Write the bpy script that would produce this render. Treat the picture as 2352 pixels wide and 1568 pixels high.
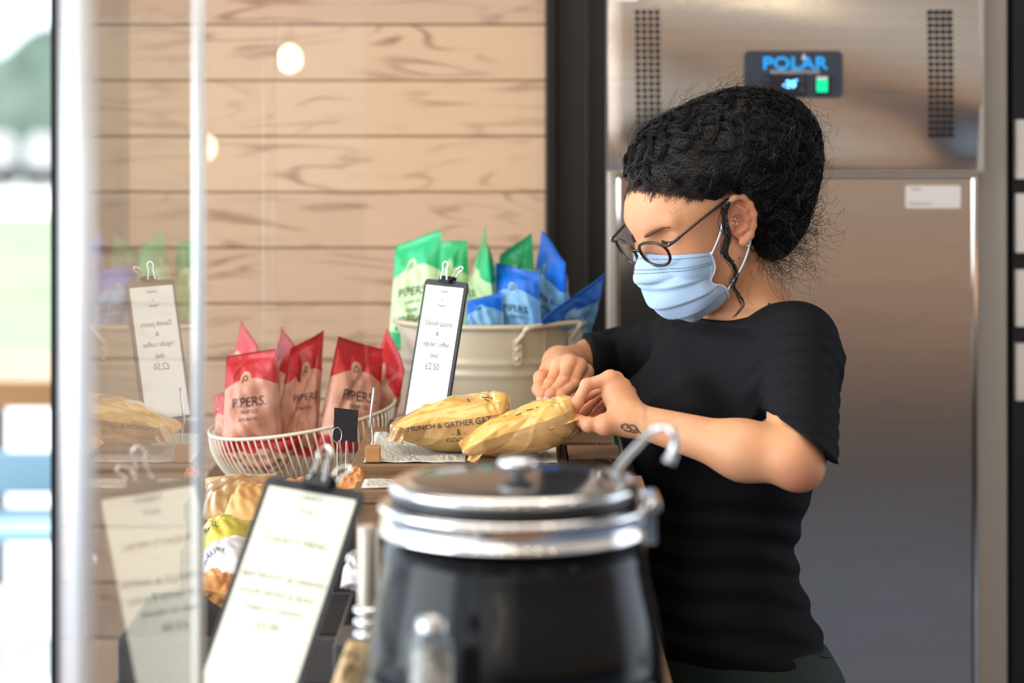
import bpy, math, random
import numpy as np
from mathutils import Vector, Matrix
random.seed(7); rng = np.random.default_rng(7)
for o in list(bpy.data.objects): bpy.data.objects.remove(o)
SC = bpy.context.scene; COL = SC.collection
# ------------------------------------------------------------------ camera
FPX = 85/36*2352.0; ZC = 1.65; HY = 205.0; CXP = 1176.0
cam = bpy.data.cameras.new('camera'); cob = bpy.data.objects.new('camera', cam); COL.objects.link(cob)
cob.location = (0, 0, ZC); cob.rotation_euler = (math.pi/2, 0, 0)
cam.lens = 85; cam.sensor_width = 36; cam.shift_y = -(784-HY)/2352
cam.dof.use_dof = True; cam.dof.focus_distance = 3.2; cam.dof.aperture_fstop = 2.6
cam.clip_end = 300
SC.camera = cob
SC.view_settings.view_transform = 'Standard'; SC.view_settings.look = 'None'
SC.view_settings.gamma = 1; SC.view_settings.exposure = 0.3; SC.view_settings.use_curve_mapping = False
def W(px, py, Y):                      # photo pixel at distance Y -> place in the room
    return np.array([(px-CXP)*Y/FPX, Y, ZC-(py-HY)*Y/FPX])
# ------------------------------------------------------------------ world
wd = bpy.data.worlds.new('world'); SC.world = wd; wd.use_nodes = True
nt = wd.node_tree; nt.nodes.clear()
def N(nt, t, **k):
    n = nt.nodes.new(t)
    for a, v in k.items(): setattr(n, a, v)
    return n
tc = N(nt, 'ShaderNodeTexCoord'); sx = N(nt, 'ShaderNodeSeparateXYZ'); nt.links.new(tc.outputs['Generated'], sx.inputs[0])
mr = N(nt, 'ShaderNodeMapRange'); mr.inputs[1].default_value = -.35; mr.inputs[2].default_value = .35
nt.links.new(sx.outputs[2], mr.inputs[0])
rp = N(nt, 'ShaderNodeValToRGB'); nt.links.new(mr.outputs[0], rp.inputs[0])
def ramp(rp, stops):
    e = rp.color_ramp.elements
    while len(e) > 1: e.remove(e[-1])
    e[0].position = stops[0][0]; e[0].color = (*stops[0][1], 1)
    for p, c in stops[1:]:
        q = e.new(p); q.color = (*c, 1)
st = [(-.30, (.20, .27, .37)), (-.21, (.16, .21, .28)), (-.165, (.07, .06, .06)), (-.12, (.12, .10, .095)), (-.094, (.22, .17, .14)),
      (-.082, (1.1, .60, .34)), (-.074, (1.2, .68, .40)), (-.060, (.32, .25, .21)), (-.035, (.52, .42, .34)), (-.01, (.66, .48, .34)), (.015, (.62, .54, .46)), (.05, (.55, .50, .46)), (.3, (.8, .74, .66))]
ramp(rp, [((z+.35)/.7, tuple(q*(1.05 if z < -.2 else .4 if z < -.1 else .75 if z < -.02 else .8) for q in c)) for z, c in st])
nz = N(nt, 'ShaderNodeTexNoise'); nz.inputs['Scale'].default_value = 5
mxs = N(nt, 'ShaderNodeMapRange'); mxs.inputs[1].default_value = -.12; mxs.inputs[2].default_value = -.9; mxs.inputs[3].default_value = 0; mxs.inputs[4].default_value = 1
nt.links.new(sx.outputs[0], mxs.inputs[0])
mixl = N(nt, 'ShaderNodeMix', data_type='RGBA'); mixl.inputs['B'].default_value = (2.1, 2.3, 2.6, 1)
nt.links.new(mxs.outputs[0], mixl.inputs['Factor']); nt.links.new(rp.outputs[0], mixl.inputs['A'])
fy = N(nt, 'ShaderNodeMapRange'); fy.inputs[1].default_value = .0; fy.inputs[2].default_value = .25
nt.links.new(sx.outputs[1], fy.inputs[0])
mixs = N(nt, 'ShaderNodeMix', data_type='RGBA'); mixs.inputs['B'].default_value = (1.9, 2.1, 2.4, 1)
nt.links.new(fy.outputs[0], mixs.inputs['Factor']); nt.links.new(mixl.outputs['Result'], mixs.inputs['A'])
bg = N(nt, 'ShaderNodeBackground'); bg.inputs[1].default_value = 1.0
wo = N(nt, 'ShaderNodeOutputWorld'); nt.links.new(mixs.outputs['Result'], bg.inputs[0]); nt.links.new(bg.outputs[0], wo.inputs[0])
# ------------------------------------------------------------------ lights
def area(name, loc, rot, size, energy, col, sy=None):
    l = bpy.data.lights.new(name, 'AREA'); l.energy = energy; l.color = col; l.size = size
    if sy: l.shape = 'RECTANGLE'; l.size_y = sy
    o = bpy.data.objects.new(name, l); COL.objects.link(o); o.location = loc; o.rotation_euler = rot; return o
area('window_daylight', (-3.0, 1.4, 1.75), (0, math.radians(-90), 0), 2.2, 95, (.90, .95, 1.0), 2.8)
area('ceiling_lamplight', (-.2, 2.6, 2.72), (0, 0, 0), 1.8, 20, (1.0, .90, .78), 1.4)  # warm area light standing in for the overhead ceiling lamps
area('frontal_fill', (-1.3, -1.6, 2.2), (math.radians(72), 0, math.radians(-26)), 3.0, 15, (1.0, .96, .90), 1.8)  # added soft frontal fill from behind the camera, no real shopfront opening
sun = bpy.data.lights.new('sun', 'SUN'); sun.energy = 5; sun.angle = .02; sun.color = (1, .97, .92)
so = bpy.data.objects.new('sun', sun); COL.objects.link(so); so.rotation_euler = (math.radians(-50), math.radians(8), 0)
# ------------------------------------------------------------------ materials
def mat(name, col, rough=.5, metal=0, spec=.5, bump=None, var=None, sss=0, coat=0, trans=0, ior=1.45, emis=None, sheen=0, aniso=0):
    m = bpy.data.materials.new(name); m.use_nodes = True; t = m.node_tree; b = t.nodes['Principled BSDF']
    b.inputs['Base Color'].default_value = (*col, 1); b.inputs['Roughness'].default_value = rough
    b.inputs['Metallic'].default_value = metal; b.inputs['Specular IOR Level'].default_value = spec
    b.inputs['IOR'].default_value = ior
    if coat: b.inputs['Coat Weight'].default_value = coat; b.inputs['Coat Roughness'].default_value = .06
    if trans: b.inputs['Transmission Weight'].default_value = trans
    if sheen: b.inputs['Sheen Weight'].default_value = sheen
    if sss:
        b.inputs['Subsurface Weight'].default_value = sss; b.inputs['Subsurface Radius'].default_value = (1, .35, .2); b.inputs['Subsurface Scale'].default_value = .012
    if emis: b.inputs['Emission Color'].default_value = (*emis[0], 1); b.inputs['Emission Strength'].default_value = emis[1]
    tcn = N(t, 'ShaderNodeTexCoord')
    if var:       # (scale vec, amount, col2)
        mp = N(t, 'ShaderNodeMapping'); mp.inputs['Scale'].default_value = var[0]; t.links.new(tcn.outputs['Object'], mp.inputs[0])
        n = N(t, 'ShaderNodeTexNoise'); n.inputs['Scale'].default_value = 1; n.inputs['Detail'].default_value = 5; t.links.new(mp.outputs[0], n.inputs[0])
        r = N(t, 'ShaderNodeValToRGB'); ramp(r, [(.35, col), (.35+var[1], var[2])]); t.links.new(n.outputs[0], r.inputs[0]); t.links.new(r.outputs[0], b.inputs['Base Color'])
    if bump:      # (scale vec, strength, dist)
        mp = N(t, 'ShaderNodeMapping'); mp.inputs['Scale'].default_value = bump[0]; t.links.new(tcn.outputs['Object'], mp.inputs[0])
        n = N(t, 'ShaderNodeTexNoise'); n.inputs['Scale'].default_value = 1; n.inputs['Detail'].default_value = 4; t.links.new(mp.outputs[0], n.inputs[0])
        bp = N(t, 'ShaderNodeBump'); bp.inputs['Strength'].default_value = bump[1]; bp.inputs['Distance'].default_value = bump[2]
        t.links.new(n.outputs[0], bp.inputs['Height']); t.links.new(bp.outputs[0], b.inputs['Normal'])
    return m
def s2l(*c): return tuple(((x/255)/12.92 if x/255 <= .04045 else (((x/255)+.055)/1.055)**2.4) for x in c)
M = {}
M['steel'] = mat('steel', s2l(198, 192, 186), .15, .97, bump=((3, 3, 5), .10, .004), var=((2, 40, 260), .4, s2l(206, 200, 194)))
M['steel_side'] = mat('steel_side', s2l(178, 170, 160), .45, .5)
M['dark_panel'] = mat('dark_panel', s2l(22, 19, 18), .4, 0, .3)
M['dark_strip'] = mat('dark_strip', s2l(38, 33, 32), .45, 0, .3)
M['black_plastic'] = mat('black_plastic', s2l(22, 22, 26), .4)
M['badge'] = mat('badge', s2l(48, 54, 66), .4)
M['blue_ink'] = mat('blue_ink', (.01, .42, 1.0), .5)
M['white_ink'] = mat('white_ink', s2l(200, 200, 205), .5)
M['dark_ink'] = mat('dark_ink', s2l(35, 38, 50), .6)
M['grey_ink'] = mat('grey_ink', s2l(140, 130, 120), .6)
M['brown_ink'] = mat('brown_ink', s2l(92, 78, 58), .6)
M['led_blue'] = mat('led_blue', (.1, .5, 1), .5, emis=((.12, .5, 1), 3))
M['led_green'] = mat('led_green', (0, .6, .25), .3, emis=((0, .8, .3), .55))
M['hole'] = mat('hole', (.012, .011, .01), .9)
M['label_white'] = mat('label_white', s2l(222, 214, 208), .5)
M['chrome'] = mat('chrome', (.88, .87, .86), .06, 1)
M['wire_metal'] = mat('wire_metal', s2l(175, 175, 180), .25, .9)
M['kettle_black'] = mat('kettle_black', (.004, .0045, .0055), .15, 0, .24)
M['cream_metal'] = mat('cream_metal', s2l(196, 184, 158), .38, .1, bump=((12, 12, 12), .05, .003))
M['cream_wire'] = mat('cream_wire', s2l(214, 204, 180), .45)
M['board_black'] = mat('board_black', s2l(42, 40, 46), .6, bump=((200, 200, 200), .1, .001))
M['paper'] = mat('paper', s2l(222, 220, 208), .8, 0, .2)
M['paper_cream'] = mat('paper_cream', s2l(240, 235, 216), .8, 0, .2)
M['shirt'] = mat('shirt', (.006, .006, .008), .8, 0, .18, bump=((260, 260, 260), .18, .001))
M['pants'] = mat('pants', s2l(26, 44, 40), .8, bump=((500, 500, 500), .2, .001))
M['hair'] = mat('hair', (.004, .0035, .004), .5, 0, .25, bump=((120, 120, 40), .6, .004))
M['strand'] = mat('strand', (.004, .0033, .0037), .28, 0, .42)
M['strand_brown'] = mat('strand_brown', (.035, .02, .014), .4, 0, .5)
M['brow'] = mat('brow', s2l(92, 58, 42), .7)
M['lash'] = mat('lash', (.01, .008, .008), .5)
M['mask_blue'] = mat('mask_blue', s2l(172, 202, 232), .75, sheen=.2, bump=((700, 700, 700), .1, .0006))
M['mask_white'] = mat('mask_white', s2l(222, 228, 240), .8)
M['mask_dot'] = mat('mask_dot', s2l(110, 125, 150), .8)
M['glasses'] = mat('glasses', (.012, .01, .012), .18, coat=.4)
M['tortoise'] = mat('tortoise', (.006, .004, .004), .2, coat=.2, var=((110, 110, 110), .35, (.045, .014, .006)))
M['nail'] = mat('nail', s2l(235, 175, 165), .2)
M['tattoo'] = mat('tattoo', s2l(88, 76, 72), .6)
M['burlap'] = mat('burlap', s2l(196, 182, 150), .9, bump=((500, 500, 500), .4, .001), var=((40, 40, 40), .4, s2l(168, 150, 112)))
M['burlap_green'] = mat('burlap_green', s2l(20, 98, 74), .9, bump=((500, 500, 500), .4, .001))
M['glass_clear'] = None
M['kraft'] = mat('kraft', s2l(206, 152, 88), .55, var=((30, 30, 30), .4, s2l(226, 182, 122)))
M['kraft_pale'] = mat('kraft_pale', s2l(214, 180, 132), .5, var=((30, 30, 30), .4, s2l(198, 158, 108)))
M['film_yellow'] = mat('film_yellow', s2l(222, 172, 86), .16, 0, .6, coat=.6, bump=((26, 26, 26), .7, .004), var=((14, 14, 14), .5, s2l(228, 192, 124)))
M['film_tan'] = mat('film_tan', s2l(190, 152, 98), .2, 0, .6, coat=.5, bump=((28, 28, 28), .5, .004), var=((40, 40, 40), .4, s2l(166, 128, 80)))
M['pastry'] = mat('pastry', s2l(196, 120, 62), .35, bump=((60, 60, 60), .5, .004), var=((50, 50, 50), .3, s2l(225, 165, 100)))
M['green_yellow'] = mat('green_yellow', s2l(196, 180, 70), .3, coat=.3)
M['white_paper_bag'] = mat('white_paper_bag', s2l(232, 228, 226), .4, var=((90, 90, 90), .3, s2l(205, 200, 205)))
M['tray_dark'] = mat('tray_dark', s2l(70, 68, 70), .4)
M['counter'] = mat('counter', s2l(120, 92, 68), .45, var=((3, 30, 3), .4, s2l(96, 70, 50)), bump=((4, 50, 4), .2, .002))
M['floor'] = mat('floor', s2l(78, 92, 118), .5)
M['greige'] = mat('greige', s2l(176, 164, 150), .35, .6)
M['grass'] = mat('grass', s2l(150, 178, 130), .9, var=((.8, .8, .8), .4, s2l(120, 156, 104)))
M['hedge'] = mat('hedge', s2l(160, 186, 172), .9, var=((1.3, 1.3, 1.3), .3, s2l(120, 150, 134)))
M['pale'] = mat('pale', (.85, .85, .86), .8)
M['earth'] = mat('earth', s2l(150, 150, 145), .9)
M['dough'] = mat('dough', s2l(205, 160, 105), .6)
M['rivet'] = mat('rivet', s2l(200, 188, 164), .4)
M['stone'] = mat('stone', s2l(150, 146, 140), .6, var=((60, 60, 60), .3, s2l(70, 66, 64)))
M['ceiling'] = mat('ceiling', s2l(150, 140, 130), .9)
M['bulb'] = mat('bulb', (1, .8, .5), .5, emis=((1, .82, .55), 60))

def wood_mat(name, c1, c2, gx=2.2, gz=26, planks=0, rough=.55, z0=0, dark=(.45, .3, .2)):
    m = bpy.data.materials.new(name); m.use_nodes = True; t = m.node_tree; b = t.nodes['Principled BSDF']; b.inputs['Roughness'].default_value = rough
    L = t.links.new
    tcn = N(t, 'ShaderNodeTexCoord'); sp = N(t, 'ShaderNodeSeparateXYZ'); L(tcn.outputs['Object'], sp.inputs[0])
    def mth(op, a, bb=None, **k):
        n = N(t, 'ShaderNodeMath', operation=op)
        for i, v in enumerate((a, bb)):
            if v is None: continue
            if isinstance(v, (int, float)): n.inputs[i].default_value = v
            else: L(v, n.inputs[i])
        return n.outputs[0]
    if planks:
        q = mth('FLOOR', mth('DIVIDE', mth('SUBTRACT', sp.outputs[2], z0), planks))
    else: q = mth('MULTIPLY', sp.outputs[2], 0.0)
    off = mth('MULTIPLY', q, 7.31)
    cb = N(t, 'ShaderNodeCombineXYZ'); L(mth('ADD', mth('MULTIPLY', sp.outputs[0], gx), off), cb.inputs[0]); L(mth('MULTIPLY', sp.outputs[1], gx*3), cb.inputs[1]); L(mth('MULTIPLY', sp.outputs[2], gz*.5), cb.inputs[2])
    n1 = N(t, 'ShaderNodeTexNoise'); n1.inputs['Scale'].default_value = 1.0; n1.inputs['Detail'].default_value = 2; n1.inputs['Distortion'].default_value = .7; L(cb.outputs[0], n1.inputs[0])
    rings = mth('SINE', mth('ADD', mth('MULTIPLY', n1.outputs[0], 42.0), mth('MULTIPLY', sp.outputs[2], 60)))
    ring = mth('MULTIPLY', mth('ADD', rings, 1.0), .5); ring = mth('POWER', ring, 5.0)
    cb2 = N(t, 'ShaderNodeCombineXYZ'); L(mth('ADD', mth('MULTIPLY', sp.outputs[0], 5), off), cb2.inputs[0]); L(mth('MULTIPLY', sp.outputs[1], 60), cb2.inputs[1]); L(mth('MULTIPLY', sp.outputs[2], 420), cb2.inputs[2])
    n2 = N(t, 'ShaderNodeTexNoise'); n2.inputs['Scale'].default_value = 1; n2.inputs['Detail'].default_value = 3; L(cb2.outputs[0], n2.inputs[0])
    cb3 = N(t, 'ShaderNodeCombineXYZ'); L(mth('ADD', mth('MULTIPLY', sp.outputs[0], 4), off), cb3.inputs[0]); L(mth('MULTIPLY', sp.outputs[2], 18), cb3.inputs[2])
    n3 = N(t, 'ShaderNodeTexNoise'); n3.inputs['Scale'].default_value = 1.3; n3.inputs['Detail'].default_value = 3; L(cb3.outputs[0], n3.inputs[0])
    wn = N(t, 'ShaderNodeTexWhiteNoise', noise_dimensions='1D'); L(q, wn.inputs['W'])
    msk = mth('MULTIPLY', ring, mth('SMOOTH_MIN', mth('MAXIMUM', mth('MULTIPLY', mth('SUBTRACT', n3.outputs[0], .42), 4.5), 0.0), 1.0))
    def mix(f, a, bb):
        n = N(t, 'ShaderNodeMix', data_type='RGBA')
        if isinstance(f, (int, float)): n.inputs['Factor'].default_value = f
        else: L(f, n.inputs['Factor'])
        for s, v in (('A', a), ('B', bb)):
            if isinstance(v, tuple): n.inputs[s].default_value = (*v, 1)
            else: L(v, n.inputs[s])
        return n.outputs['Result']
    base = mix(wn.outputs[0], c1, c2)
    base = mix(mth('MULTIPLY', n2.outputs[0], .28), base, tuple(x*.62 for x in c2))
    c = mix(mth('MULTIPLY', msk, .8), base, dark)
    L(c, b.inputs['Base Color'])
    return m
M['planks'] = wood_mat('plank_wood', s2l(214, 178, 142), s2l(184, 152, 130), planks=.0957, z0=1.7606, rough=.62, dark=s2l(132, 92, 66))
M['crate_wood'] = wood_mat('crate_wood', s2l(150, 116, 84), s2l(120, 90, 64), gx=4, gz=60, dark=s2l(70, 46, 30))
M['crate_dark'] = wood_mat('crate_dark', s2l(92, 74, 54), s2l(80, 62, 44), gx=4, gz=60, dark=s2l(44, 32, 22))
M['block_wood'] = wood_mat('block_wood', s2l(192, 140, 84), s2l(170, 120, 68), gx=14, gz=120, dark=s2l(120, 74, 36))

def skin_mat():
    m = mat('skin', s2l(206, 148, 108), .48, 0, .4, sss=.22, bump=((420, 420, 420), .10, .0008), var=((22, 22, 22), .35, s2l(216, 160, 120)))
    t = m.node_tree; b = t.nodes['Principled BSDF']
    old = b.inputs['Base Color'].links[0].from_socket
    at = N(t, 'ShaderNodeAttribute', attribute_name='flush')
    mx = N(t, 'ShaderNodeMix', data_type='RGBA'); mx.inputs['B'].default_value = (*s2l(214, 122, 104), 1)
    t.links.new(at.outputs['Fac'], mx.inputs['Factor']); t.links.new(old, mx.inputs['A']); t.links.new(mx.outputs['Result'], b.inputs['Base Color'])
    return m
M['skin'] = skin_mat()

def acrylic_mat(name, ior, tint=(.97, .985, .985)):
    m = bpy.data.materials.new(name); m.use_nodes = True; t = m.node_tree; t.nodes.clear(); L = t.links.new
    o = N(t, 'ShaderNodeOutputMaterial'); tr = N(t, 'ShaderNodeBsdfTransparent'); tr.inputs[0].default_value = (*tint, 1)
    gl = N(t, 'ShaderNodeBsdfGlossy'); gl.inputs['Roughness'].default_value = .015
    fr = N(t, 'ShaderNodeFresnel'); fr.inputs[0].default_value = ior
    ge = N(t, 'ShaderNodeNewGeometry'); iv = N(t, 'ShaderNodeMath', operation='SUBTRACT'); iv.inputs[0].default_value = 1; L(ge.outputs['Backfacing'], iv.inputs[1])
    mu = N(t, 'ShaderNodeMath', operation='MULTIPLY'); L(fr.outputs[0], mu.inputs[0]); L(iv.outputs[0], mu.inputs[1])
    mx = N(t, 'ShaderNodeMixShader'); L(mu.outputs[0], mx.inputs[0]); L(tr.outputs[0], mx.inputs[1]); L(gl.outputs[0], mx.inputs[2]); L(mx.outputs[0], o.inputs[0])
    return m
M['acrylic'] = acrylic_mat('acrylic', 1.62)
M['lens'] = acrylic_mat('lens', 1.5, (.96, .95, .96))
M['film_clear'] = acrylic_mat('film_clear', 1.6, (.98, .98, .97))
M['acrylic_edge'] = mat('acrylic_edge', (.97, .98, .99), .3, .35, .5)

# crisp packet: colour split by the packet's own uv
def packet_mat(name, top, body, body2):
    m = mat(name, body, .42, 0, .5, coat=.1, bump=((38, 38, 38), .55, .006)); t = m.node_tree; L = t.links.new; b = t.nodes['Principled BSDF']
    tcn = N(t, 'ShaderNodeTexCoord'); sp = N(t, 'ShaderNodeSeparateXYZ'); L(tcn.outputs['UV'], sp.inputs[0])
    def mth(op, a, bb=None):
        n = N(t, 'ShaderNodeMath', operation=op)
        for i, v in enumerate((a, bb)):
            if v is None: continue
            if isinstance(v, (int, float)): n.inputs[i].default_value = v
            else: L(v, n.inputs[i])
        return n.outputs[0]
    u, v = sp.outputs[0], sp.outputs[1]
    du = mth('SUBTRACT', u, .5)
    edge = mth('SUBTRACT', .74, mth('MULTIPLY', mth('MULTIPLY', du, du), .35))
    topm = mth('GREATER_THAN', v, edge)
    e = mth('ADD', mth('POWER', mth('DIVIDE', mth('SUBTRACT', u, .42), .10), 2.0), mth('POWER', mth('DIVIDE', mth('SUBTRACT', v, .745), .075), 2.0))
    # POWER of negatives is undefined: use products instead
    a1 = mth('DIVIDE', mth('SUBTRACT', u, .42), .11); a2 = mth('DIVIDE', mth('SUBTRACT', v, .745), .07)
    e = mth('ADD', mth('MULTIPLY', a1, a1), mth('MULTIPLY', a2, a2)); em = mth('LESS_THAN', e, 1.0)
    topm = mth('MULTIPLY', topm, mth('SUBTRACT', 1.0, em))
    botm = mth('LESS_THAN', v, mth('ADD', .10, mth('MULTIPLY', du, -.12)))
    tm = mth('MAXIMUM', topm, botm)
    mx = N(t, 'ShaderNodeMix', data_type='RGBA'); mx.inputs['A'].default_value = (*body, 1); mx.inputs['B'].default_value = (*top, 1); L(tm, mx.inputs['Factor'])
    L(mx.outputs['Result'], b.inputs['Base Color']); return m
M['pk_green'] = packet_mat('packet_green', s2l(40, 176, 112), s2l(184, 214, 160), s2l(160, 196, 140))
M['pk_blue'] = packet_mat('packet_blue', s2l(4, 98, 200), s2l(112, 164, 204), s2l(110, 170, 210))
M['pk_red'] = packet_mat('packet_red', s2l(178, 24, 28), s2l(196, 140, 116), s2l(200, 140, 120))

# ------------------------------------------------------------------ object helpers
OFF = {}
def mk(name, v, f, m, uv=None, smooth=True, attr=None):
    me = bpy.data.meshes.new(name); v = np.asarray(v, float)
    me.from_pydata(v.tolist(), [], [tuple(int(i) for i in q) for q in f])
    me.validate()
    me.materials.append(m)
    if smooth: me.polygons.foreach_set('use_smooth', [True]*len(me.polygons))
    if uv is not None:
        l = me.uv_layers.new(name='UVMap'); idx = np.zeros(len(me.loops), int); me.loops.foreach_get('vertex_index', idx)
        l.data.foreach_set('uv', np.asarray(uv)[idx].ravel())
    if attr is not None:
        a = me.attributes.new('flush', 'FLOAT', 'POINT'); a.data.foreach_set('value', attr)
    me.update(); return me
def tag(o, label=None, cat=None, group=None, kind=None):
    if label: o['label'] = label
    if cat: o['category'] = cat
    if group: o['group'] = group
    if kind: o['kind'] = kind
    return o
def thing(name, label, cat, loc, group=None):
    o = bpy.data.objects.new(name, None); COL.objects.link(o); o.location = loc; o.empty_display_size = .02
    tag(o, label, cat, group); OFF[o.name] = np.array(loc, float); return o
def part(T, name, vf, m, smooth=True, uv=None, label=None, attr=None, parent=None, bevel=0, kind=None):
    v, f = vf[0], vf[1]; off = OFF[T.name]
    me = mk(name, np.asarray(v, float)-off, f, m, uv, smooth, attr); o = bpy.data.objects.new(name, me); COL.objects.link(o); o.parent = parent or T
    if bevel: bev(o, bevel)
    OFF[o.name] = off
    if label: o['label'] = label
    if kind: o['kind'] = kind
    return o
def bev(o, w, seg=2):
    b = o.modifiers.new('bevel', 'BEVEL'); b.width = w; b.segments = seg; b.limit_method = 'ANGLE'; b.angle_limit = math.radians(40)
def solo(name, vf, m, label=None, cat=None, group=None, kind=None, smooth=True, uv=None, bevel=0):
    v = np.asarray(vf[0], float); loc = np.array([(v[:, 0].min()+v[:, 0].max())/2, (v[:, 1].min()+v[:, 1].max())/2, v[:, 2].min()])
    me = mk(name, v-loc, vf[1], m, uv, smooth); o = bpy.data.objects.new(name, me); COL.objects.link(o); o.location = loc
    if bevel: bev(o, bevel)
    OFF[o.name] = loc
    return tag(o, label, cat, group, kind)
def join(*vfs):
    V = []; F = []; n = 0
    for v, f in vfs:
        V.append(np.asarray(v, float)); F += [tuple(int(i)+n for i in q) for q in f]; n += len(v)
    return np.vstack(V), F
def box(x0, x1, y0, y1, z0, z1):
    v = [(x, y, z) for x in (x0, x1) for y in (y0, y1) for z in (z0, z1)]
    return np.array(v, float), [(0, 1, 3, 2), (4, 6, 7, 5), (0, 4, 5, 1), (2, 3, 7, 6), (0, 2, 6, 4), (1, 5, 7, 3)]
def obox(c, ax, ay, az):     # oriented box: centre and half-axis vectors
    c, ax, ay, az = map(np.asarray, (c, ax, ay, az))
    v = [c+i*ax+j*ay+k*az for i in (-1, 1) for j in (-1, 1) for k in (-1, 1)]
    return np.array(v), [(0, 1, 3, 2), (4, 6, 7, 5), (0, 4, 5, 1), (2, 3, 7, 6), (0, 2, 6, 4), (1, 5, 7, 3)]
def smooth_path(P, n=6):
    P = np.asarray(P, float); out = []
    for i in range(len(P)-1):
        p0 = P[max(i-1, 0)]; p1 = P[i]; p2 = P[i+1]; p3 = P[min(i+2, len(P)-1)]
        for k in range(n):
            t = k/n; out.append(.5*((2*p1)+(-p0+p2)*t+(2*p0-5*p1+4*p2-p3)*t*t+(-p0+3*p1-3*p2+p3)*t**3))
    out.append(P[-1]); return np.array(out)
def tube(P, r, ns=8, closed=False, caps=True):
    P = np.asarray(P, float); n = len(P); r = np.broadcast_to(np.asarray(r, float), (n,))
    T = np.roll(P, -1, 0)-np.roll(P, 1, 0) if closed else np.gradient(P, axis=0)
    T /= np.linalg.norm(T, axis=1)[:, None]+1e-12
    a = np.array([0, 0, 1.]) if abs(T[0][2]) < .9 else np.array([1., 0, 0])
    u = np.cross(T[0], a); u /= np.linalg.norm(u); U = [u]
    for i in range(1, n):
        u = U[-1]-T[i]*np.dot(U[-1], T[i]); u /= np.linalg.norm(u)+1e-12; U.append(u)
    U = np.array(U); V = np.cross(T, U); an = np.arange(ns)*2*np.pi/ns
    v = (P[:, None]+r[:, None, None]*(U[:, None]*np.cos(an)[None, :, None]+V[:, None]*np.sin(an)[None, :, None])).reshape(-1, 3)
    f = []
    for i in range(n if closed else n-1):
        j = (i+1) % n
        for k in range(ns): f.append((i*ns+k, i*ns+(k+1) % ns, j*ns+(k+1) % ns, j*ns+k))
    if caps and not closed: f.append(tuple(range(ns))[::-1]); f.append(tuple((n-1)*ns+k for k in range(ns)))
    return v, f
def lathe(prof, c, ns=64, cap=True):
    prof = np.asarray(prof, float); n = len(prof); an = np.arange(ns)*2*np.pi/ns
    v = np.stack([np.outer(prof[:, 0], np.cos(an))+c[0], np.outer(prof[:, 0], np.sin(an))+c[1], np.outer(prof[:, 1], np.ones(ns))+c[2]], -1).reshape(-1, 3)
    f = [(i*ns+k, i*ns+(k+1) % ns, (i+1)*ns+(k+1) % ns, (i+1)*ns+k) for i in range(n-1) for k in range(ns)]
    if cap:
        if prof[0, 0] > 1e-4: f.append(tuple(range(ns))[::-1])
        if prof[-1, 0] > 1e-4: f.append(tuple((n-1)*ns+k for k in range(ns)))
    return v, f
def ellipsoid(c, r, nu=24, nv=14, R=None):
    th = np.linspace(0, np.pi, nv+1); ph = np.arange(nu)*2*np.pi/nu
    v = np.stack([np.outer(np.sin(th), np.cos(ph)), np.outer(np.sin(th), np.sin(ph)), np.outer(np.cos(th), np.ones(nu))], -1).reshape(-1, 3)*np.asarray(r)
    if R is not None: v = v@np.asarray(R)
    f = [(i*nu+k, (i+1)*nu+k, (i+1)*nu+(k+1) % nu, i*nu+(k+1) % nu) for i in range(nv) for k in range(nu)]
    return v+np.asarray(c), f
def gridfaces(nu, nv, o=0, flip=False):
    f = [(o+i*nv+j, o+(i+1)*nv+j, o+(i+1)*nv+j+1, o+i*nv+j+1) for i in range(nu-1) for j in range(nv-1)]
    return [q[::-1] for q in f] if flip else f
_tcache = {}
def text2d(s, size=1.0):
    k = s
    if k not in _tcache:
        c = bpy.data.curves.new('t', 'FONT'); c.body = s; c.size = 1; c.align_x = 'CENTER'; c.align_y = 'CENTER'; c.resolution_u = 3
        o = bpy.data.objects.new('t', c); COL.objects.link(o); dg = bpy.context.evaluated_depsgraph_get(); dg.update()
        me = bpy.data.meshes.new_from_object(o.evaluated_get(dg))
        v = np.array([x.co[:2] for x in me.vertices]); f = [tuple(p.vertices) for p in me.polygons]
        bpy.data.objects.remove(o); bpy.data.curves.remove(c); bpy.data.meshes.remove(me); _tcache[k] = (v, f)
    v, f = _tcache[k]; return v*size, f
def text3d(s, size, c, ux, uz, bold=0, sx=1.0):
    v, f = text2d(s, size); c = np.asarray(c); ux = np.asarray(ux)/np.linalg.norm(ux); uz = np.asarray(uz)/np.linalg.norm(uz)
    vv = c+np.outer(v[:, 0]*sx, ux)+np.outer(v[:, 1], uz)
    if bold:
        un_ = np.cross(ux, uz); return join(*[(vv+ux*b*bold+uz*e*bold+un_*.00025*i_, f) for i_, (b, e) in enumerate(((0, 0), (1, 0), (-1, 0), (0, 1), (0, -1)))])
    return vv, f
def rrect(w, h, r, c, ux, uz, un, t):     # rounded plate
    pts = []
    for cx, cz, a0 in ((w/2-r, h/2-r, 0), (-w/2+r, h/2-r, 90), (-w/2+r, -h/2+r, 180), (w/2-r, -h/2+r, 270)):
        for k in range(7):
            a = math.radians(a0+k*15); pts.append((cx+r*math.cos(a), cz+r*math.sin(a)))
    p = np.array(pts); c = np.asarray(c); n = len(p)
    a = c+np.outer(p[:, 0], ux)+np.outer(p[:, 1], uz); b = a+np.asarray(un)*t
    return np.vstack([a, b]), [tuple(range(n))[::-1], tuple(range(n, 2*n))]+[(i, (i+1) % n, n+(i+1) % n, n+i) for i in range(n)]
def nrm(v): v = np.asarray(v, float); return v/np.linalg.norm(v)
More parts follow.
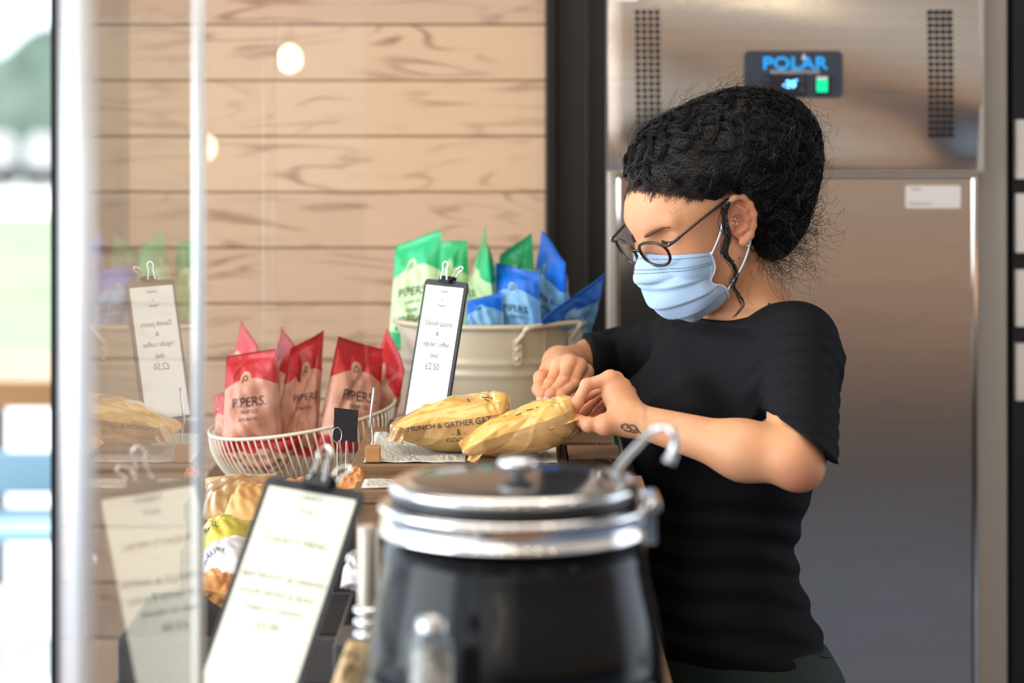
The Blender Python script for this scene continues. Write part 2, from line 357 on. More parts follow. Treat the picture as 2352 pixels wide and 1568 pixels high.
#%%ROOM
# ------------------------------------------------------------------ room
YW = 4.15; PZ = .0957
pl = []
for k in range(-2, 20):
    z1 = 1.7606-k*PZ; z0 = z1-PZ
    if z0 < 0: break
    pl.append(box(-.775, .058, YW, YW+.02, z0+.0015, z1-.0015))
pl.append(box(-.775, .058, YW+.012, YW+.1, 0, 1.95))
o = solo('wall_back', join(*pl), M['planks'], kind='structure', smooth=False); bev(o, .002)
# the object coordinates must start at z = 0 so the planks' own tone follows the boards
solo('wall_back_upper', box(-.789, 2.4, YW, YW+.1, 1.952, 2.8), M['dark_panel'], kind='structure', smooth=False)
solo('trim_1', join(box(.058, .075, YW-.045, YW+.1, 0, 2.8), box(.125, .172, YW-.03, YW+.1, 0, 2.8)), M['dark_panel'], kind='structure', smooth=False, bevel=.002)
solo('trim_2', box(.075, .125, YW-.02, YW+.1, 0, 2.8), M['dark_strip'], kind='structure', smooth=False)
solo('wall_right', box(.86, 3.0, 4.75, 4.85, 0, 2.8), M['dark_panel'], kind='structure', smooth=False)
solo('wall_side', box(.14, .172, 4.1, 4.85, 0, 2.8), M['dark_panel'], kind='structure', smooth=False)
solo('floor', box(-3.2, 3.2, .4, 4.9, -.1, 0), M['floor'], kind='structure', smooth=False)
solo('ceiling', box(-2.4, 3.2, -.6, 4.9, 2.8, 2.9), M['ceiling'], kind='structure', smooth=False)
solo('trim_3', box(-.790, -.776, YW-.01, YW+.1, 0, 2.8), M['dark_panel'], kind='structure', smooth=False)
solo('window_1', box(-2.4, -.791, YW+.04, YW+.048, 0.0, 2.6), M['acrylic'], kind='structure', smooth=False)
# outside
solo('ground', box(-26, 10, 5, 90, -.14, -.02), M['earth'], kind='structure', smooth=False)
def lumpy(x0, x1, y0, y1, z1, n, s, amp):
    xs = np.linspace(x0, x1, n); zs = np.linspace(0, 1, 26); V = []
    X, Z = np.meshgrid(xs, zs, indexing='ij'); r = np.random.default_rng(s)
    nse = sum(np.sin(X*f1+r.uniform(0, 6))*np.sin(Z*z1*f2+r.uniform(0, 6)) for f1, f2 in ((2.1, 2.7), (4.3, 5.1), (7.7, 8.3)))/3
    top = z1*(1+.12*np.sin(xs*1.3)+.05*np.sin(xs*3.9))
    F = np.stack([X, y0+amp*nse+.6*Z**3*(y1-y0)*.5, Z*top[:, None]], -1).reshape(-1, 3)
    B = np.stack([X, np.full_like(X, y1)+amp*nse, Z*top[:, None]], -1).reshape(-1, 3)
    k = len(zs); f = gridfaces(n, k)+gridfaces(n, k, n*k, True)
    f += [(i*k+k-1, (i+1)*k+k-1, n*k+(i+1)*k+k-1, n*k+i*k+k-1) for i in range(n-1)]
    return np.vstack([F, B]), f
solo('lawn', box(-16, 2, 12.8, 31, -.02, .02), M['grass'], 'green lawn outside the window beyond the pale paving', 'lawn', kind='stuff', smooth=False)
solo('pavement', box(-16, 2, 31.1, 46, -.02, .03), M['pale'], 'pale sunlit road beyond the lawn outside', 'road', smooth=False)
solo('terrace', box(-9, 2, 5.2, 12.7, -.02, .02), M['pale'], 'pale sunlit terrace paving just outside the window', 'paving', smooth=False)
solo('hedge', lumpy(-18, 2, 47, 49, 2.6, 90, 3, .35), M['hedge'], 'pale green hedge across the road outside', 'hedge')
for i, px in enumerate((0, 98)):
    c = W(px, 440, 40); c[2] = 0.04
    t = thing('van', ('white van outside at the left edge of the window view', 'white van outside beside the wooden wall edge')[i], 'van', c)
    part(t, 'van_body', lathe([(.01, .3), (.27, .3), (.28, .5), (.25, .75), (.15, .86), (0.005, .88)], c, 24), M['pale'])
    for s in (-.16, .16):
        part(t, 'wheel', tube([c+(s, -.2, .15), c+(s, .2, .15)], .14, 16), M['hole'])
#%%FREEZER
YF = 4.02; SF = FPX/YF
fz = thing('upright_freezer', 'tall stainless steel upright freezer behind the woman', 'freezer', ((W(1835, 0, YF))[0], YF+.3, 0))
fx0 = W(1397, 0, YF)[0]; fx1 = W(2252, 0, YF)[0]; zt = W(0, 390, YF)[2]
dx0 = W(1415, 0, YF)[0]; dx1 = W(2240, 0, YF)[0]; zd = W(0, 402, YF)[2]
part(fz, 'cabinet_body', box(fx0, fx1+.052, YF+.035, YF+.62, .1, 1.98), M['steel_side'], False, bevel=.004)
# top panel: slightly domed sheet
nu, nv = 50, 30; U, V = np.meshgrid(np.linspace(0, 1, nu), np.linspace(0, 1, nv), indexing='ij')
X = fx0+(fx1-fx0)*U; Z = zt+(1.93-zt)*V
Yp = YF-.012-.003*(np.sin(np.pi*U)**.4)*(np.sin(np.pi*V)**.4)-.0012*np.sin(U*7+V*3)-.0016*np.sin(V*11+U*4)+.006*np.exp(-((U-1)**2+(V)**2)*60)
part(fz, 'top_panel', join((np.stack([X, Yp, Z], -1).reshape(-1, 3), gridfaces(nu, nv, 0, True)), box(fx0, fx1, YF-.002, YF+.034, zt, 1.93)), M['steel'])
part(fz, 'panel_edge', join(box(fx1-.004, fx1+.0035, YF-.014, YF+.0, zt-.002, 1.93), box(fx0, fx1+.004, YF-.014, YF+.03, zt-.004, zt-.001)), M['steel_side'], False)
door = part(fz, 'door', join(box(dx0, dx1, YF, YF+.033, .12, zd)), M['steel'], False, bevel=.006)
part(fz, 'door_trim', join(box(dx1-.002, dx1+.003, YF-.003, YF+.03, .12, zd), box(dx0, dx1, YF-.003, YF+.03, zd-.002, zd+.001)), M['chrome'], False, parent=door)
ox = np.array([1., 0, 0]); oz = np.array([0, 0, 1.]); on = np.array([0, -1., 0])
p = W(2143, 452, YF-.001); p[1] = YF-.001
lb = part(fz, 'label_sticker', rrect(.092, .038, .004, p, ox, oz, on, .0008), M['label_white'], False, parent=door, label='blank white sticker')
part(fz, 'sticker_text', join(text3d('Polar', .008, p+(-.028, -.0012, .013), ox, oz), text3d('Refrigeration', .007, p+(-.022, -.0012, -.011), ox, oz)), M['grey_ink'], False, parent=door)
for px0 in (1464, 2137):                                      # the punched vents
    v = []
    for r in range(20):
        for c in range(4):
            q = W(px0+c*15.2+r*.18, 28+r*14.9, YF-.02); v.append(rrect(.0075, .0075, .002, (q[0], YF-.0205, q[2]), ox, oz, on, .0006))
    part(fz, 'vent', join(*v), M['hole'], False, label='grid of punched square holes')
p = W(1823, 171, YF-.022); p[1] = YF-.0205
pa = part(fz, 'control_panel', rrect(.162, .078, .010, p, ox, oz, on, .004), M['badge'], False)
pb = p+(0, -.0045, 0)
def pp(px, py, d=0): q = W(px, py, YF); return np.array([q[0], YF-.0255-d, q[2]])
part(fz, 'logo', text3d('POLAR', .0285, pp(1822, 147), ox, oz, bold=.0011, sx=1.22), M['blue_ink'], False, parent=pa)
a = pp(1842, 133, .0003); part(fz, 'logo_peak', (np.array([a+(-.004, 0, -.003), a+(.004, 0, -.003), a+(0, 0, .0085)]), [(0, 1, 2)]), M['white_ink'], False, parent=pa)
part(fz, 'logo_text', text3d('REFRIGERATION', .0088, pp(1822, 166), ox, oz, sx=1.25), M['white_ink'], False, parent=pa)
dsp = part(fz, 'display', rrect(.068, .034, .002, pp(1797, 195), ox, oz, on, .003), M['black_plastic'], False, parent=pa)
part(fz, 'display_digits', join(text3d('-20', .0165, pp(1808, 194, .0035), ox, oz, bold=.0007), rrect(.003, .003, .001, pp(1825, 184, .0035), ox, oz, on, .0002)), M['led_blue'], False, parent=pa)
for x in (1757, 1837):
    for y in (184, 206): part(fz, 'display_button', rrect(.0075, .012, .001, pp(x, y, .0035), ox, oz, on, .0006), M['badge'], False, parent=pa)
sw = part(fz, 'switch_frame', rrect(.025, .031, .002, pp(1883, 195), ox, oz, on, .003), M['black_plastic'], False, parent=pa)
part(fz, 'switch', rrect(.0185, .021, .002, pp(1883, 197, .003), ox, oz, on, .003), M['led_green'], False, parent=pa)
part(fz, 'switch_tip', rrect(.0185, .004, .001, pp(1883, 179, .003), ox, oz, on, .0032), M['label_white'], False, parent=pa)
a = W(1862, 328, YF-.014); part(fz, 'keyhole', lathe([(.0, .0), (.006, 0), (.006, .004), (0, .005)], (0, 0, 0), 16), M['chrome'])
kh = bpy.data.objects['keyhole']; kh.rotation_euler = (math.pi/2, 0, 0); kh.location = Vector(a-OFF[fz.name])+Vector(OFF[fz.name]); kh.data.transform(Matrix.Translation(Vector(OFF[fz.name]))); kh.location = Vector(a-OFF[fz.name])+Vector((0, -.006, 0))
part(fz, 'corner_sticker', rrect(.04, .012, .002, pp(1436, -4, -.004), ox, oz, on, .001), M['label_white'], False)
for x in (fx0+.05, fx1):
    for y in (YF+.08, YF+.55): part(fz, 'foot', lathe([(.02, 0), (.02, .1)], (x, y, 0), 12), M['steel_side'])
# rack beside freezer
rk = thing('storage_rack', 'black rack at the right edge beside the freezer, with pale notches', 'rack', (W(2400, 0, 4.1)[0], 4.1, 0))
xa = W(2334, 0, 4.05)[0]
part(rk, 'upright', box(xa, xa+.03, 4.08, 4.5, 0, 2.1), M['black_plastic'], False)
for y0, y1 in ((275, 410), (445, 580), (620, 750), (790, 920)):
    part(rk, 'shelf_bracket', box(xa+.003, xa+.09, 4.06, 4.09, W(0, y1, 4.06)[2], W(0, y0, 4.06)[2]), M['label_white'], False)
part(rk, 'back_panel', box(xa+.03, xa+.4, 4.2, 4.22, 0, 2.1), M['black_plastic'], False)
#%%COUNTER
solo('service_counter', join(box(-.47, .19, 1.4, 3.92, .90, .95), box(-.44, .17, 1.46, 3.9, 0, .90)), M['counter'], 'long wooden service counter carrying the food display', 'counter', smooth=False, bevel=.003)
solo('display_shelf', join(box(-.468, .175, 3.44, 3.9, 1.035, 1.06), box(-.468, -.44, 3.46, 3.88, .951, 1.035), box(.145, .175, 3.46, 3.88, .951, 1.035)), M['counter'], 'raised brown shelf under the wire basket and metal tub', 'shelf', smooth=False, bevel=.002)
# wooden crate stack
cr = thing('wooden_crate', 'weathered wooden crate under the two yellow bread bags', 'crate', (-.03, 3.2, .951))
zc1 = 1.172
for y in (3.08, 3.196, 3.312): part(cr, 'top_board', box(-.205, .06, y, y+.112, zc1-.017, zc1), M['crate_wood'], False, bevel=.002)
for x in (-.2, .04): part(cr, 'side_panel', box(x, x+.015, 3.102, 3.42, .951, 1.1545), M['crate_wood'], False, bevel=.002)
part(cr, 'front_slat', join(box(-.2, .055, 3.085, 3.098, 1.09, 1.152)), M['crate_wood'], False, bevel=.002)
part(cr, 'front_slat', join(box(-.2, .055, 3.085, 3.098, .99, 1.065)), M['crate_wood'], False, bevel=.002)
cl = thing('wooden_riser', 'low wooden step in front of the crate with white paper', 'riser', (-.03, 3.0, .951))
part(cl, 'top_board', box(-.195, .165, 2.955, 3.07, 1.144, 1.160), M['crate_wood'], False, bevel=.002)
for x in (-.19, .145): part(cl, 'leg_panel', box(x, x+.015, 2.974, 3.06, .951, 1.1435), M['crate_dark'], False)
part(cl, 'apron', box(-.19, .16, 2.96, 2.972, 1.105, 1.143), M['crate_wood'], False, bevel=.002)
for i, (x0, x1, y0, y1, z, lab) in enumerate(((-.185, .02, 2.965, 3.03, 1.1608, 'printed white paper strip on the low wooden step'), (-.19, -.06, 3.09, 3.36, 1.173, 'printed paper sheet under the left end of the bread bags'), (.01, .058, 3.085, 3.30, 1.173, 'printed paper sheet at the right end of the bread bags'))):
    t = thing('printed_paper', lab, 'paper', ((x0+x1)/2, (y0+y1)/2, z))
    n = 14; U, V = np.meshgrid(np.linspace(0, 1, n), np.linspace(0, 1, n), indexing='ij')
    part(t, 'sheet', (np.stack([x0+(x1-x0)*U, y0+(y1-y0)*V, z+.0004+.0012*np.sin(U*9+V*4)**2], -1).reshape(-1, 3), gridfaces(n, n)), M['paper'])
    ln = []
    yy = y0+.008
    while yy < y1-.006:
        xx = x0+.006
        while xx < x1-.012:
            w = random.uniform(.003, .009); ln.append((np.array([(xx, yy, z+.0022), (xx+w, yy, z+.0022), (xx+w, yy+.0028, z+.0022), (xx, yy+.0028, z+.0022)]), [(0, 1, 2, 3)])); xx += w+.0025
        yy += .0075
    part(t, 'print', join(*ln), M['grey_ink'], False)
# dark slats / boxes right side with strap
for i, (y0, y1, px0, px1, Y, lab) in enumerate(((1022, 1052, 1288, 1402, 3.30, 'upper dark wooden slat box with leather tie, right of the bread bags'), (1056, 1090, 1306, 1424, 3.16, 'lower dark wooden slat box with leather loop by the kettle lid'))):
    a = W(px0, y1, Y); b = W(px1, y0, Y)
    t = thing('slat_box', lab, 'box', ((a[0]+b[0])/2, Y+.05, a[2]-.005))
    e = .006; zb = a[2]-.0
    part(t, 'lid', box(a[0], b[0]+.002, Y, Y+.10, b[2], b[2]+.005), M['crate_wood'], False, bevel=.001)
    part(t, 'box_side', join(box(a[0], a[0]+e, Y, Y+.1, zb, b[2]), box(b[0]-e, b[0], Y, Y+.1, zb, b[2]), box(a[0], b[0], Y+.004, Y+.1, zb, b[2])), M['crate_dark'], False)
    part(t, 'leather_tie', tube(smooth_path([W(px0+86, y0-6, Y-.003), W(px0+84, y0+6, Y-.004), W(px0+87, y1-6, Y-.005)] if i == 0 else [W(px0+60, y0-4, Y-.003), W(px0+90, y0-2, Y-.005), W(px0+108, y0+16, Y-.006), W(px0+104, y1, Y-.004)]), .0022, 6), M['crate_dark'])
solo('support_block', box(.062, .15, 3.16, 3.42, .951, W(0, 1090, 3.16)[2]), M['crate_dark'], 'plain dark wood block under the slat boxes', 'block', smooth=False)
# small block with wire
def wire(P, r): return tube(smooth_path(P, 8), r, 8)
b0 = W(857, 1054, 3.10); b0[2] = zc1+.0018
t = thing('card_holder', 'small wooden block with an upright twisted wire, left of the bread bags', 'card holder', b0)
part(t, 'block', box(b0[0]-.0095, b0[0]+.0095, 3.088, 3.108, b0[2], b0[2]+.020), M['block_wood'], False, bevel=.0008)
part(t, 'wire', join(wire([W(857, 1018, 3.09), W(855, 985, 3.09), W(851, 965, 3.09), W(854, 930, 3.09), W(859, 890, 3.09)], .0013), wire([W(851, 968, 3.09), W(853, 945, 3.088), W(857, 915, 3.089), W(860, 892, 3.09)], .0011)), M['wire_metal'])
# black price card on wires
c0 = W(793, 976, 3.15); zb = 1.03
t = thing('price_card_holder', 'blank black card held by a ringed wire stand, in front of the basket', 'card holder', (c0[0], 3.15, .951))
R = Matrix.Rotation(math.radians(-4), 3, 'Y')
pts = np.array([W(768, 936, 3.15), W(823, 942, 3.16), W(820, 1016, 3.16), W(765, 1010, 3.15)]); th = np.array([0, .0015, 0])
part(t, 'card', (np.vstack([pts, pts+th]), [(0, 1, 2, 3), (7, 6, 5, 4), (0, 4, 5, 1), (1, 5, 6, 2), (2, 6, 7, 3), (3, 7, 4, 0)]), M['board_black'], False)
an = np.linspace(0, 2*np.pi, 25)[:-1]; rc = W(774, 999, 3.13)
part(t, 'wire_ring', tube([rc+(.0062*np.cos(a), 0, .0098*np.sin(a)) for a in an], .0008, 6, closed=True), M['wire_metal'])
part(t, 'wire_stem', join(wire([W(775, 1016, 3.13), W(775, 1060, 3.13), (rc[0], 3.13, .972)], .0009), wire([W(797, 1010, 3.153), W(795, 1060, 3.15), (c0[0]+.001, 3.15, .972)], .0009)), M['wire_metal'])
part(t, 'base', box(c0[0]-.022, c0[0]+.016, 3.12, 3.165, .951, .973), M['block_wood'], False, bevel=.001)
# small patterned stone
a = W(928, 966, 3.38)
solo('pebble', ellipsoid((a[0], 3.38, zc1+.011), (.016, .012, .010)), M['stone'], 'small grey mottled pebble beside the clipboard foot', 'stone')
#%%BOARDS
def clipboard(name, label, tl, tr, bm, wd_, ht, lines, paper, ink, clipx, clipsc, prop=None):
    tl, tr, bm = map(np.asarray, (tl, tr, bm)); tm = (tl+tr)/2; ux = nrm(tr-tl); uz = tm-bm; uz = nrm(uz-ux*np.dot(uz, ux)); un = nrm(np.cross(ux, uz))
    if un[1] > 0: un = -un
    c = tm-uz*ht/2; bot = c-uz*ht/2
    t = thing(name, label, 'clipboard', bot)
    b = part(t, 'board', rrect(wd_, ht, .006, c, ux, uz, -un, .0035), M['board_black'], False)
    part(t, 'paper_sheet', rrect(wd_*.885, ht*.93, .0005, c+un*.0006-uz*ht*.008, ux, uz, un, .0003), paper, False)
    tx = [text3d(s, sz, c+un*.0012+uz*(yy*ht), ux, uz, sx=sxx) for s, sz, yy, sxx in lines]
    part(t, 'printed_text', join(*tx), ink, False)
    # binder clip
    k = clipsc; cc = c+uz*(ht/2)+ux*clipx
    prof = np.array([(-.009, -.004), (-.006, .006), (.006, .006), (.009, -.004)])*k
    cv = []
    for s in (-1, 1):
        for a_, b_ in prof: cv.append(cc+ux*s*.010*k+un*a_+uz*b_)
    part(t, 'clip_body', (np.array(cv), [(0, 1, 5, 4), (1, 2, 6, 5), (2, 3, 7, 6), (0, 4, 7, 3)]), M['black_plastic'], False, label='black spring body of the binder clip')
    for sg, tilt in ((1, .10), (-1, .55)):
        base = cc+un*sg*.008*k
        up = nrm(uz+un*sg*tilt*.4+ux*(.5 if sg < 0 else .0)); 
        P = [base-ux*.006*k, base-ux*.0035*k+up*.014*k, base-ux*.005*k+up*.021*k, base+up*.026*k, base+ux*.005*k+up*.021*k, base+ux*.0035*k+up*.014*k, base+ux*.006*k]
        part(t, 'clip_handle', wire(P, .0011*k), M['chrome'])
    return t, c, ux, uz, un, bot
t, c, ux, uz, un, bot = clipboard('menu_clipboard', 'tall black clipboard advertising a Danish pastry and coffee deal, clipped before the cream tub',
    W(966, 638, 3.42), W(1085, 650, 3.36), W(980, 955, 3.36), .078, .198,
    [('Danish', .0055, .42, 1), ('&', .0045, .36, 1), ('Regular', .005, .32, 1), ('Danish pastry', .0105, .19, .86), ('&', .010, .12, .9), ('regular coffee', .0105, .045, .86), ('deal', .010, -.035, .9), ('£2.50', .0135, -.115, .85)],
    M['paper'], M['dark_ink'], .002, 1.0)
t, c, ux, uz, un, bot2 = clipboard('menu_clipboard', 'large out-of-focus black clipboard with a cream menu sheet at the lower left foreground',
    W(603, 1090, 2.60), W(850, 1132, 2.56), W(600, 1610, 2.45), .1135, .262,
    [('TODAY\'S', .007, .43, 1), ('SOUP', .007, .37, 1), ("TODAY'S MENU", .0105, .235, 1), ('BEETROOT & ONION', .0098, .075, 1), ('SOUP WITH A ROLL', .0098, .005, 1), ('(vegan on request)', .0085, -.055, 1), ('£3.50', .012, -.125, 1)],
    M['paper_cream'], M['brown_ink'], .004, 1.5)
for bz, nm, lab in ((bot, 'clipboard_stand', 'small dark foot holding up the Danish pastry clipboard'), (bot2, 'clipboard_stand', 'dark block stand under the large foreground menu clipboard')):
    zb = zc1+.0005 if bz is bot else .951
    if bz[2]-zb > .004:
        solo(nm, box(bz[0]-.05, bz[0]+.05, bz[1]-.012, bz[1]+.03, zb, bz[2]-.001), M['board_black'], lab, 'stand', smooth=False, bevel=.002)
#%%KETTLE
YK = 2.3; kc = np.array([W(1182, 0, YK)[0], YK, 0]); SK = FPX/YK
def kz(py): return ZC-(py-14-HY)/SK
kt = thing('soup_kettle', 'large black and chrome soup kettle in the foreground', 'soup kettle', (kc[0], YK, .951))
part(kt, 'kettle_body', lathe([(.02, .962), (.118, .962), (.13, .972), (.139, 1.03), (.1425, 1.085), (.143, 1.094), (.1405, 1.097), (.1405, 1.101), (.1415, 1.104), (.139, 1.13), (.1345, 1.158), (.1285, 1.182), (.1245, 1.205), (.1235, 1.222), (.02, 1.222)], kc, 96), M['kettle_black'])
part(kt, 'collar', lathe([(.120, kz(1231)), (.1275, kz(1231)), (.1290, kz(1228)), (.1275, kz(1224)), (.1272, kz(1182)), (.1285, kz(1180)), (.1296, kz(1176)), (.1296, kz(1169)), (.127, kz(1164)), (.112, kz(1162)), (.112, kz(1170))], kc, 96, False), M['chrome'])
part(kt, 'gasket', lathe([(.110, kz(1164)), (.1175, kz(1162)), (.116, kz(1135)), (.108, kz(1130))], kc, 96, False), M['black_plastic'])
lid = part(kt, 'lid_ring', lathe([(.098, kz(1118)), (.104, kz(1135)), (.1165, kz(1137)), (.1195, kz(1131)), (.1195, kz(1124)), (.1165, kz(1117)), (.109, kz(1113)), (.104, kz(1114)), (.098, kz(1118))], kc, 96, False), M['chrome'])
part(kt, 'lid', lathe([(.103, kz(1118)), (.09, kz(1114)), (.06, kz(1111)), (.03, kz(1109)), (.0, kz(1108.5))], kc, 96, False), mat('lid_glass', (.02, .022, .026), .10, .0, .6))
kn = W(1192, 1100, YK); kn[1] = YK
part(kt, 'lid_knob', lathe([(.006, kz(1112)), (.0065, kz(1104)), (.012, kz(1096)), (.0175, kz(1084)), (.0190, kz(1075)), (.016, kz(1066)), (.008, kz(1062)), (0, kz(1061))], (kc[0]+.003, YK-.0, 0), 40, False), mat('knob_glass', (.85, .86, .88), .06, .75, .8))
part(kt, 'hinge', join(obox((kc[0]+.126, YK-.012, kz(1196)), (.007, 0, 0), (0, .028, 0), (0, 0, .021)), tube([(kc[0]+.131, YK-.045, kz(1160)), (kc[0]+.131, YK+.03, kz(1160))], .006, 12)), M['chrome'], False, bevel=.002)
for a in (.8, 2.4, 3.9, 5.5): part(kt, 'foot', lathe([(.012, .951), (.013, .963)], (kc[0]+.09*math.cos(a), YK+.09*math.sin(a), 0), 14), M['black_plastic'])
ld = thing('ladle', 'steel ladle handle hooked out of the soup kettle lid', 'ladle', W(1405, 1100, 2.36))
P = smooth_path([W(1396, 1128, 2.36), W(1420, 1076, 2.33), W(1470, 1018, 2.30), W(1500, 990, 2.28), W(1524, 980, 2.27), W(1543, 990, 2.26), W(1551, 1015, 2.26), W(1545, 1042, 2.26), W(1536, 1062, 2.26)], 8)
part(ld, 'handle', tube(P, np.interp(np.linspace(0, 1, len(P)), [0, .3, .62, .8, 1], [.0042, .0036, .0036, .0042, .0062]), 12), mat('ladle_steel', (.5, .5, .5), .3, 1))
# turned post at the left of the kettle
po = W(846, 1300, 2.5)
pz = lambda py: ZC-(py-HY)*2.5/FPX
t = thing('guard_post', 'greige metal post with turned rings, left of the kettle', 'post', (po[0], 2.5, .951))
part(t, 'post_shaft', lathe([(.0, .955), (.012, .955), (.012, pz(1480)), (.011, pz(1440)), (.0115, pz(1405)), (.0115, pz(1212)), (.0095, pz(1204)), (0, pz(1202))], (po[0], 2.5, 0), 32, False), M['greige'])
for py in (1400, 1428, 1456):
    part(t, 'turned_ring', lathe([(.010, pz(py+11)), (.0145, pz(py+7)), (.0158, pz(py)), (.0145, pz(py-7)), (.010, pz(py-11))], (po[0], 2.5, 0), 32, False), M['chrome'])
part(t, 'base', lathe([(.03, .951), (.03, .957), (.012, .965)], (po[0], 2.5, 0), 32), M['greige'])
rr = W(820, 1286, 2.5)
part(t, 'wire_loop', tube([rr+(.009*np.cos(a), 0, .0075*np.sin(a)) for a in an], .0018, 8, closed=True), M['chrome'])
# glass shaker before the kettle
sh = W(992, 1520, 2.12)
t = thing('glass_shaker', 'blurred clear glass shaker with a steel cap before the kettle', 'shaker', (sh[0], 2.12, .951))
sz = lambda py: ZC-(py-HY)*2.12/FPX
part(t, 'jar', lathe([(.0, .953), (.021, .953), (.0215, 1.05), (.020, sz(1470)), (.013, sz(1440))], (sh[0], 2.12, 0), 32, False), M['film_clear'])
part(t, 'contents', lathe([(.0, .955), (.0195, .955), (.0195, 1.04), (.018, sz(1500)), (0, sz(1495))], (sh[0], 2.12, 0), 32, False), M['stone'])
part(t, 'cap', lathe([(.0135, sz(1446)), (.0135, sz(1425)), (.010, sz(1414)), (0, sz(1411))], (sh[0], 2.12, 0), 32, False), bpy.data.materials['ladle_steel'])
#%%TUB
YT = 3.74; tcx = W(1131, 0, YT)[0]; rt = 227*YT/FPX; zr = W(0, 731, YT)[2]
tb = thing('metal_tub', 'cream enamelled metal tub holding green and blue crisp packets', 'tub', (tcx, YT, 1.061))
H = zr-1.061
def tr_(z): return rt*(.82+.18*(z-1.061)/H)
prof = [(.01, 1.061), (tr_(1.061), 1.061)]
for z in np.linspace(1.065, zr-.004, 60):
    b = .0022*(math.exp(-((z-(zr-.055))/.004)**2)+math.exp(-((z-(zr-.072))/.004)**2)); prof.append((tr_(z)+b, z))
prof += [(rt+.0045, zr-.003), (rt+.006, zr+.001), (rt+.003, zr+.005), (rt-.001, zr+.002)]
for z in np.linspace(zr-.006, 1.066, 12): prof.append((tr_(z)-.002, z))
prof.append((.0, 1.066))
part(tb, 'tub_wall', lathe(prof, (tcx, YT, 0), 96, False), M['cream_metal'])
def tubpt(px, z, out=0):       # a place on the front of the tub wall
    x = (px-CXP)*(YT-rt)/FPX; r = tr_(z)+out
    for _ in range(4):
        y = YT-math.sqrt(max(r*r-(x-tcx)**2, 0)); x = (px-CXP)*y/FPX
    return np.array([x, y, z])
h0, h1 = tubpt(1187, zr-.03, .003), tubpt(1312, zr-.03, .003)
for hp in (h0, h1):
    nn = nrm(hp-np.array([tcx, YT, hp[2]])); tt = np.cross(nn, oz)
    part(tb, 'handle_bracket', rrect(.014, .04, .006, hp-(0, 0, .006), tt, oz, nn, .002), M['rivet'], False)
    for dz in (-.016, -.002): part(tb, 'rivet', ellipsoid(hp+nn*.003+(0, 0, dz), (.003, .003, .003), 10, 8), M['rivet'])
out = nrm((h0+h1)/2-np.array([tcx, YT, h0[2]]))*.018
part(tb, 'handle', wire([h0+(0, 0, .008), h0+out*.7+(.004, 0, .022), h0+out+(.012, 0, .032), h1+out+(-.004, 0, .034), h1+out*.9+(.002, 0, .028), h1+(0, 0, .008)], .0042), M['rivet'])
part(tb, 'seam', tube([tubpt(1251, z, .0005) for z in np.linspace(1.064, zr-.006, 20)], .0009, 6), M['rivet'])
# basket
YB = 3.56; bcx = W(694, 0, YB)[0]; RB = 213*YB/FPX
bk = thing('wire_basket', 'cream wire bowl basket heaped with red crisp packets', 'basket', (bcx, YB, 1.061))
def bpt(phi, t):                 # t: 0 base .. 1 rim
    zrim = W(0, 956, YB)[2]+.5*(W(0, 916, YB)[2]-W(0, 986, YB)[2])*math.cos(phi-.35)
    rr = .068+(RB-.068)*math.sin(t*math.pi/2)**.75; return np.array([bcx+rr*math.cos(phi), YB+rr*math.sin(phi)*.95, 1.064+(zrim-1.064)*t**1.25])
for k in range(78):
    ph = k*2*math.pi/78
    part(bk, 'wire_rib', tube([bpt(ph+.25*(1-t_), t_) for t_ in np.linspace(0, 1, 12)], .0013, 6), M['cream_wire'])
part(bk, 'rim', tube([bpt(a, 1) for a in np.linspace(0, 2*np.pi, 81)[:-1]], .0026, 8, closed=True), M['cream_wire'])
part(bk, 'base_ring', tube([bpt(a, 0) for a in np.linspace(0, 2*np.pi, 49)[:-1]], .0024, 8, closed=True), M['cream_wire'])
part(bk, 'base_disc', lathe([(.0, 1.0625), (.068, 1.0625), (.068, 1.065), (0, 1.065)], (bcx, YB, 0), 40, False), M['cream_wire'])
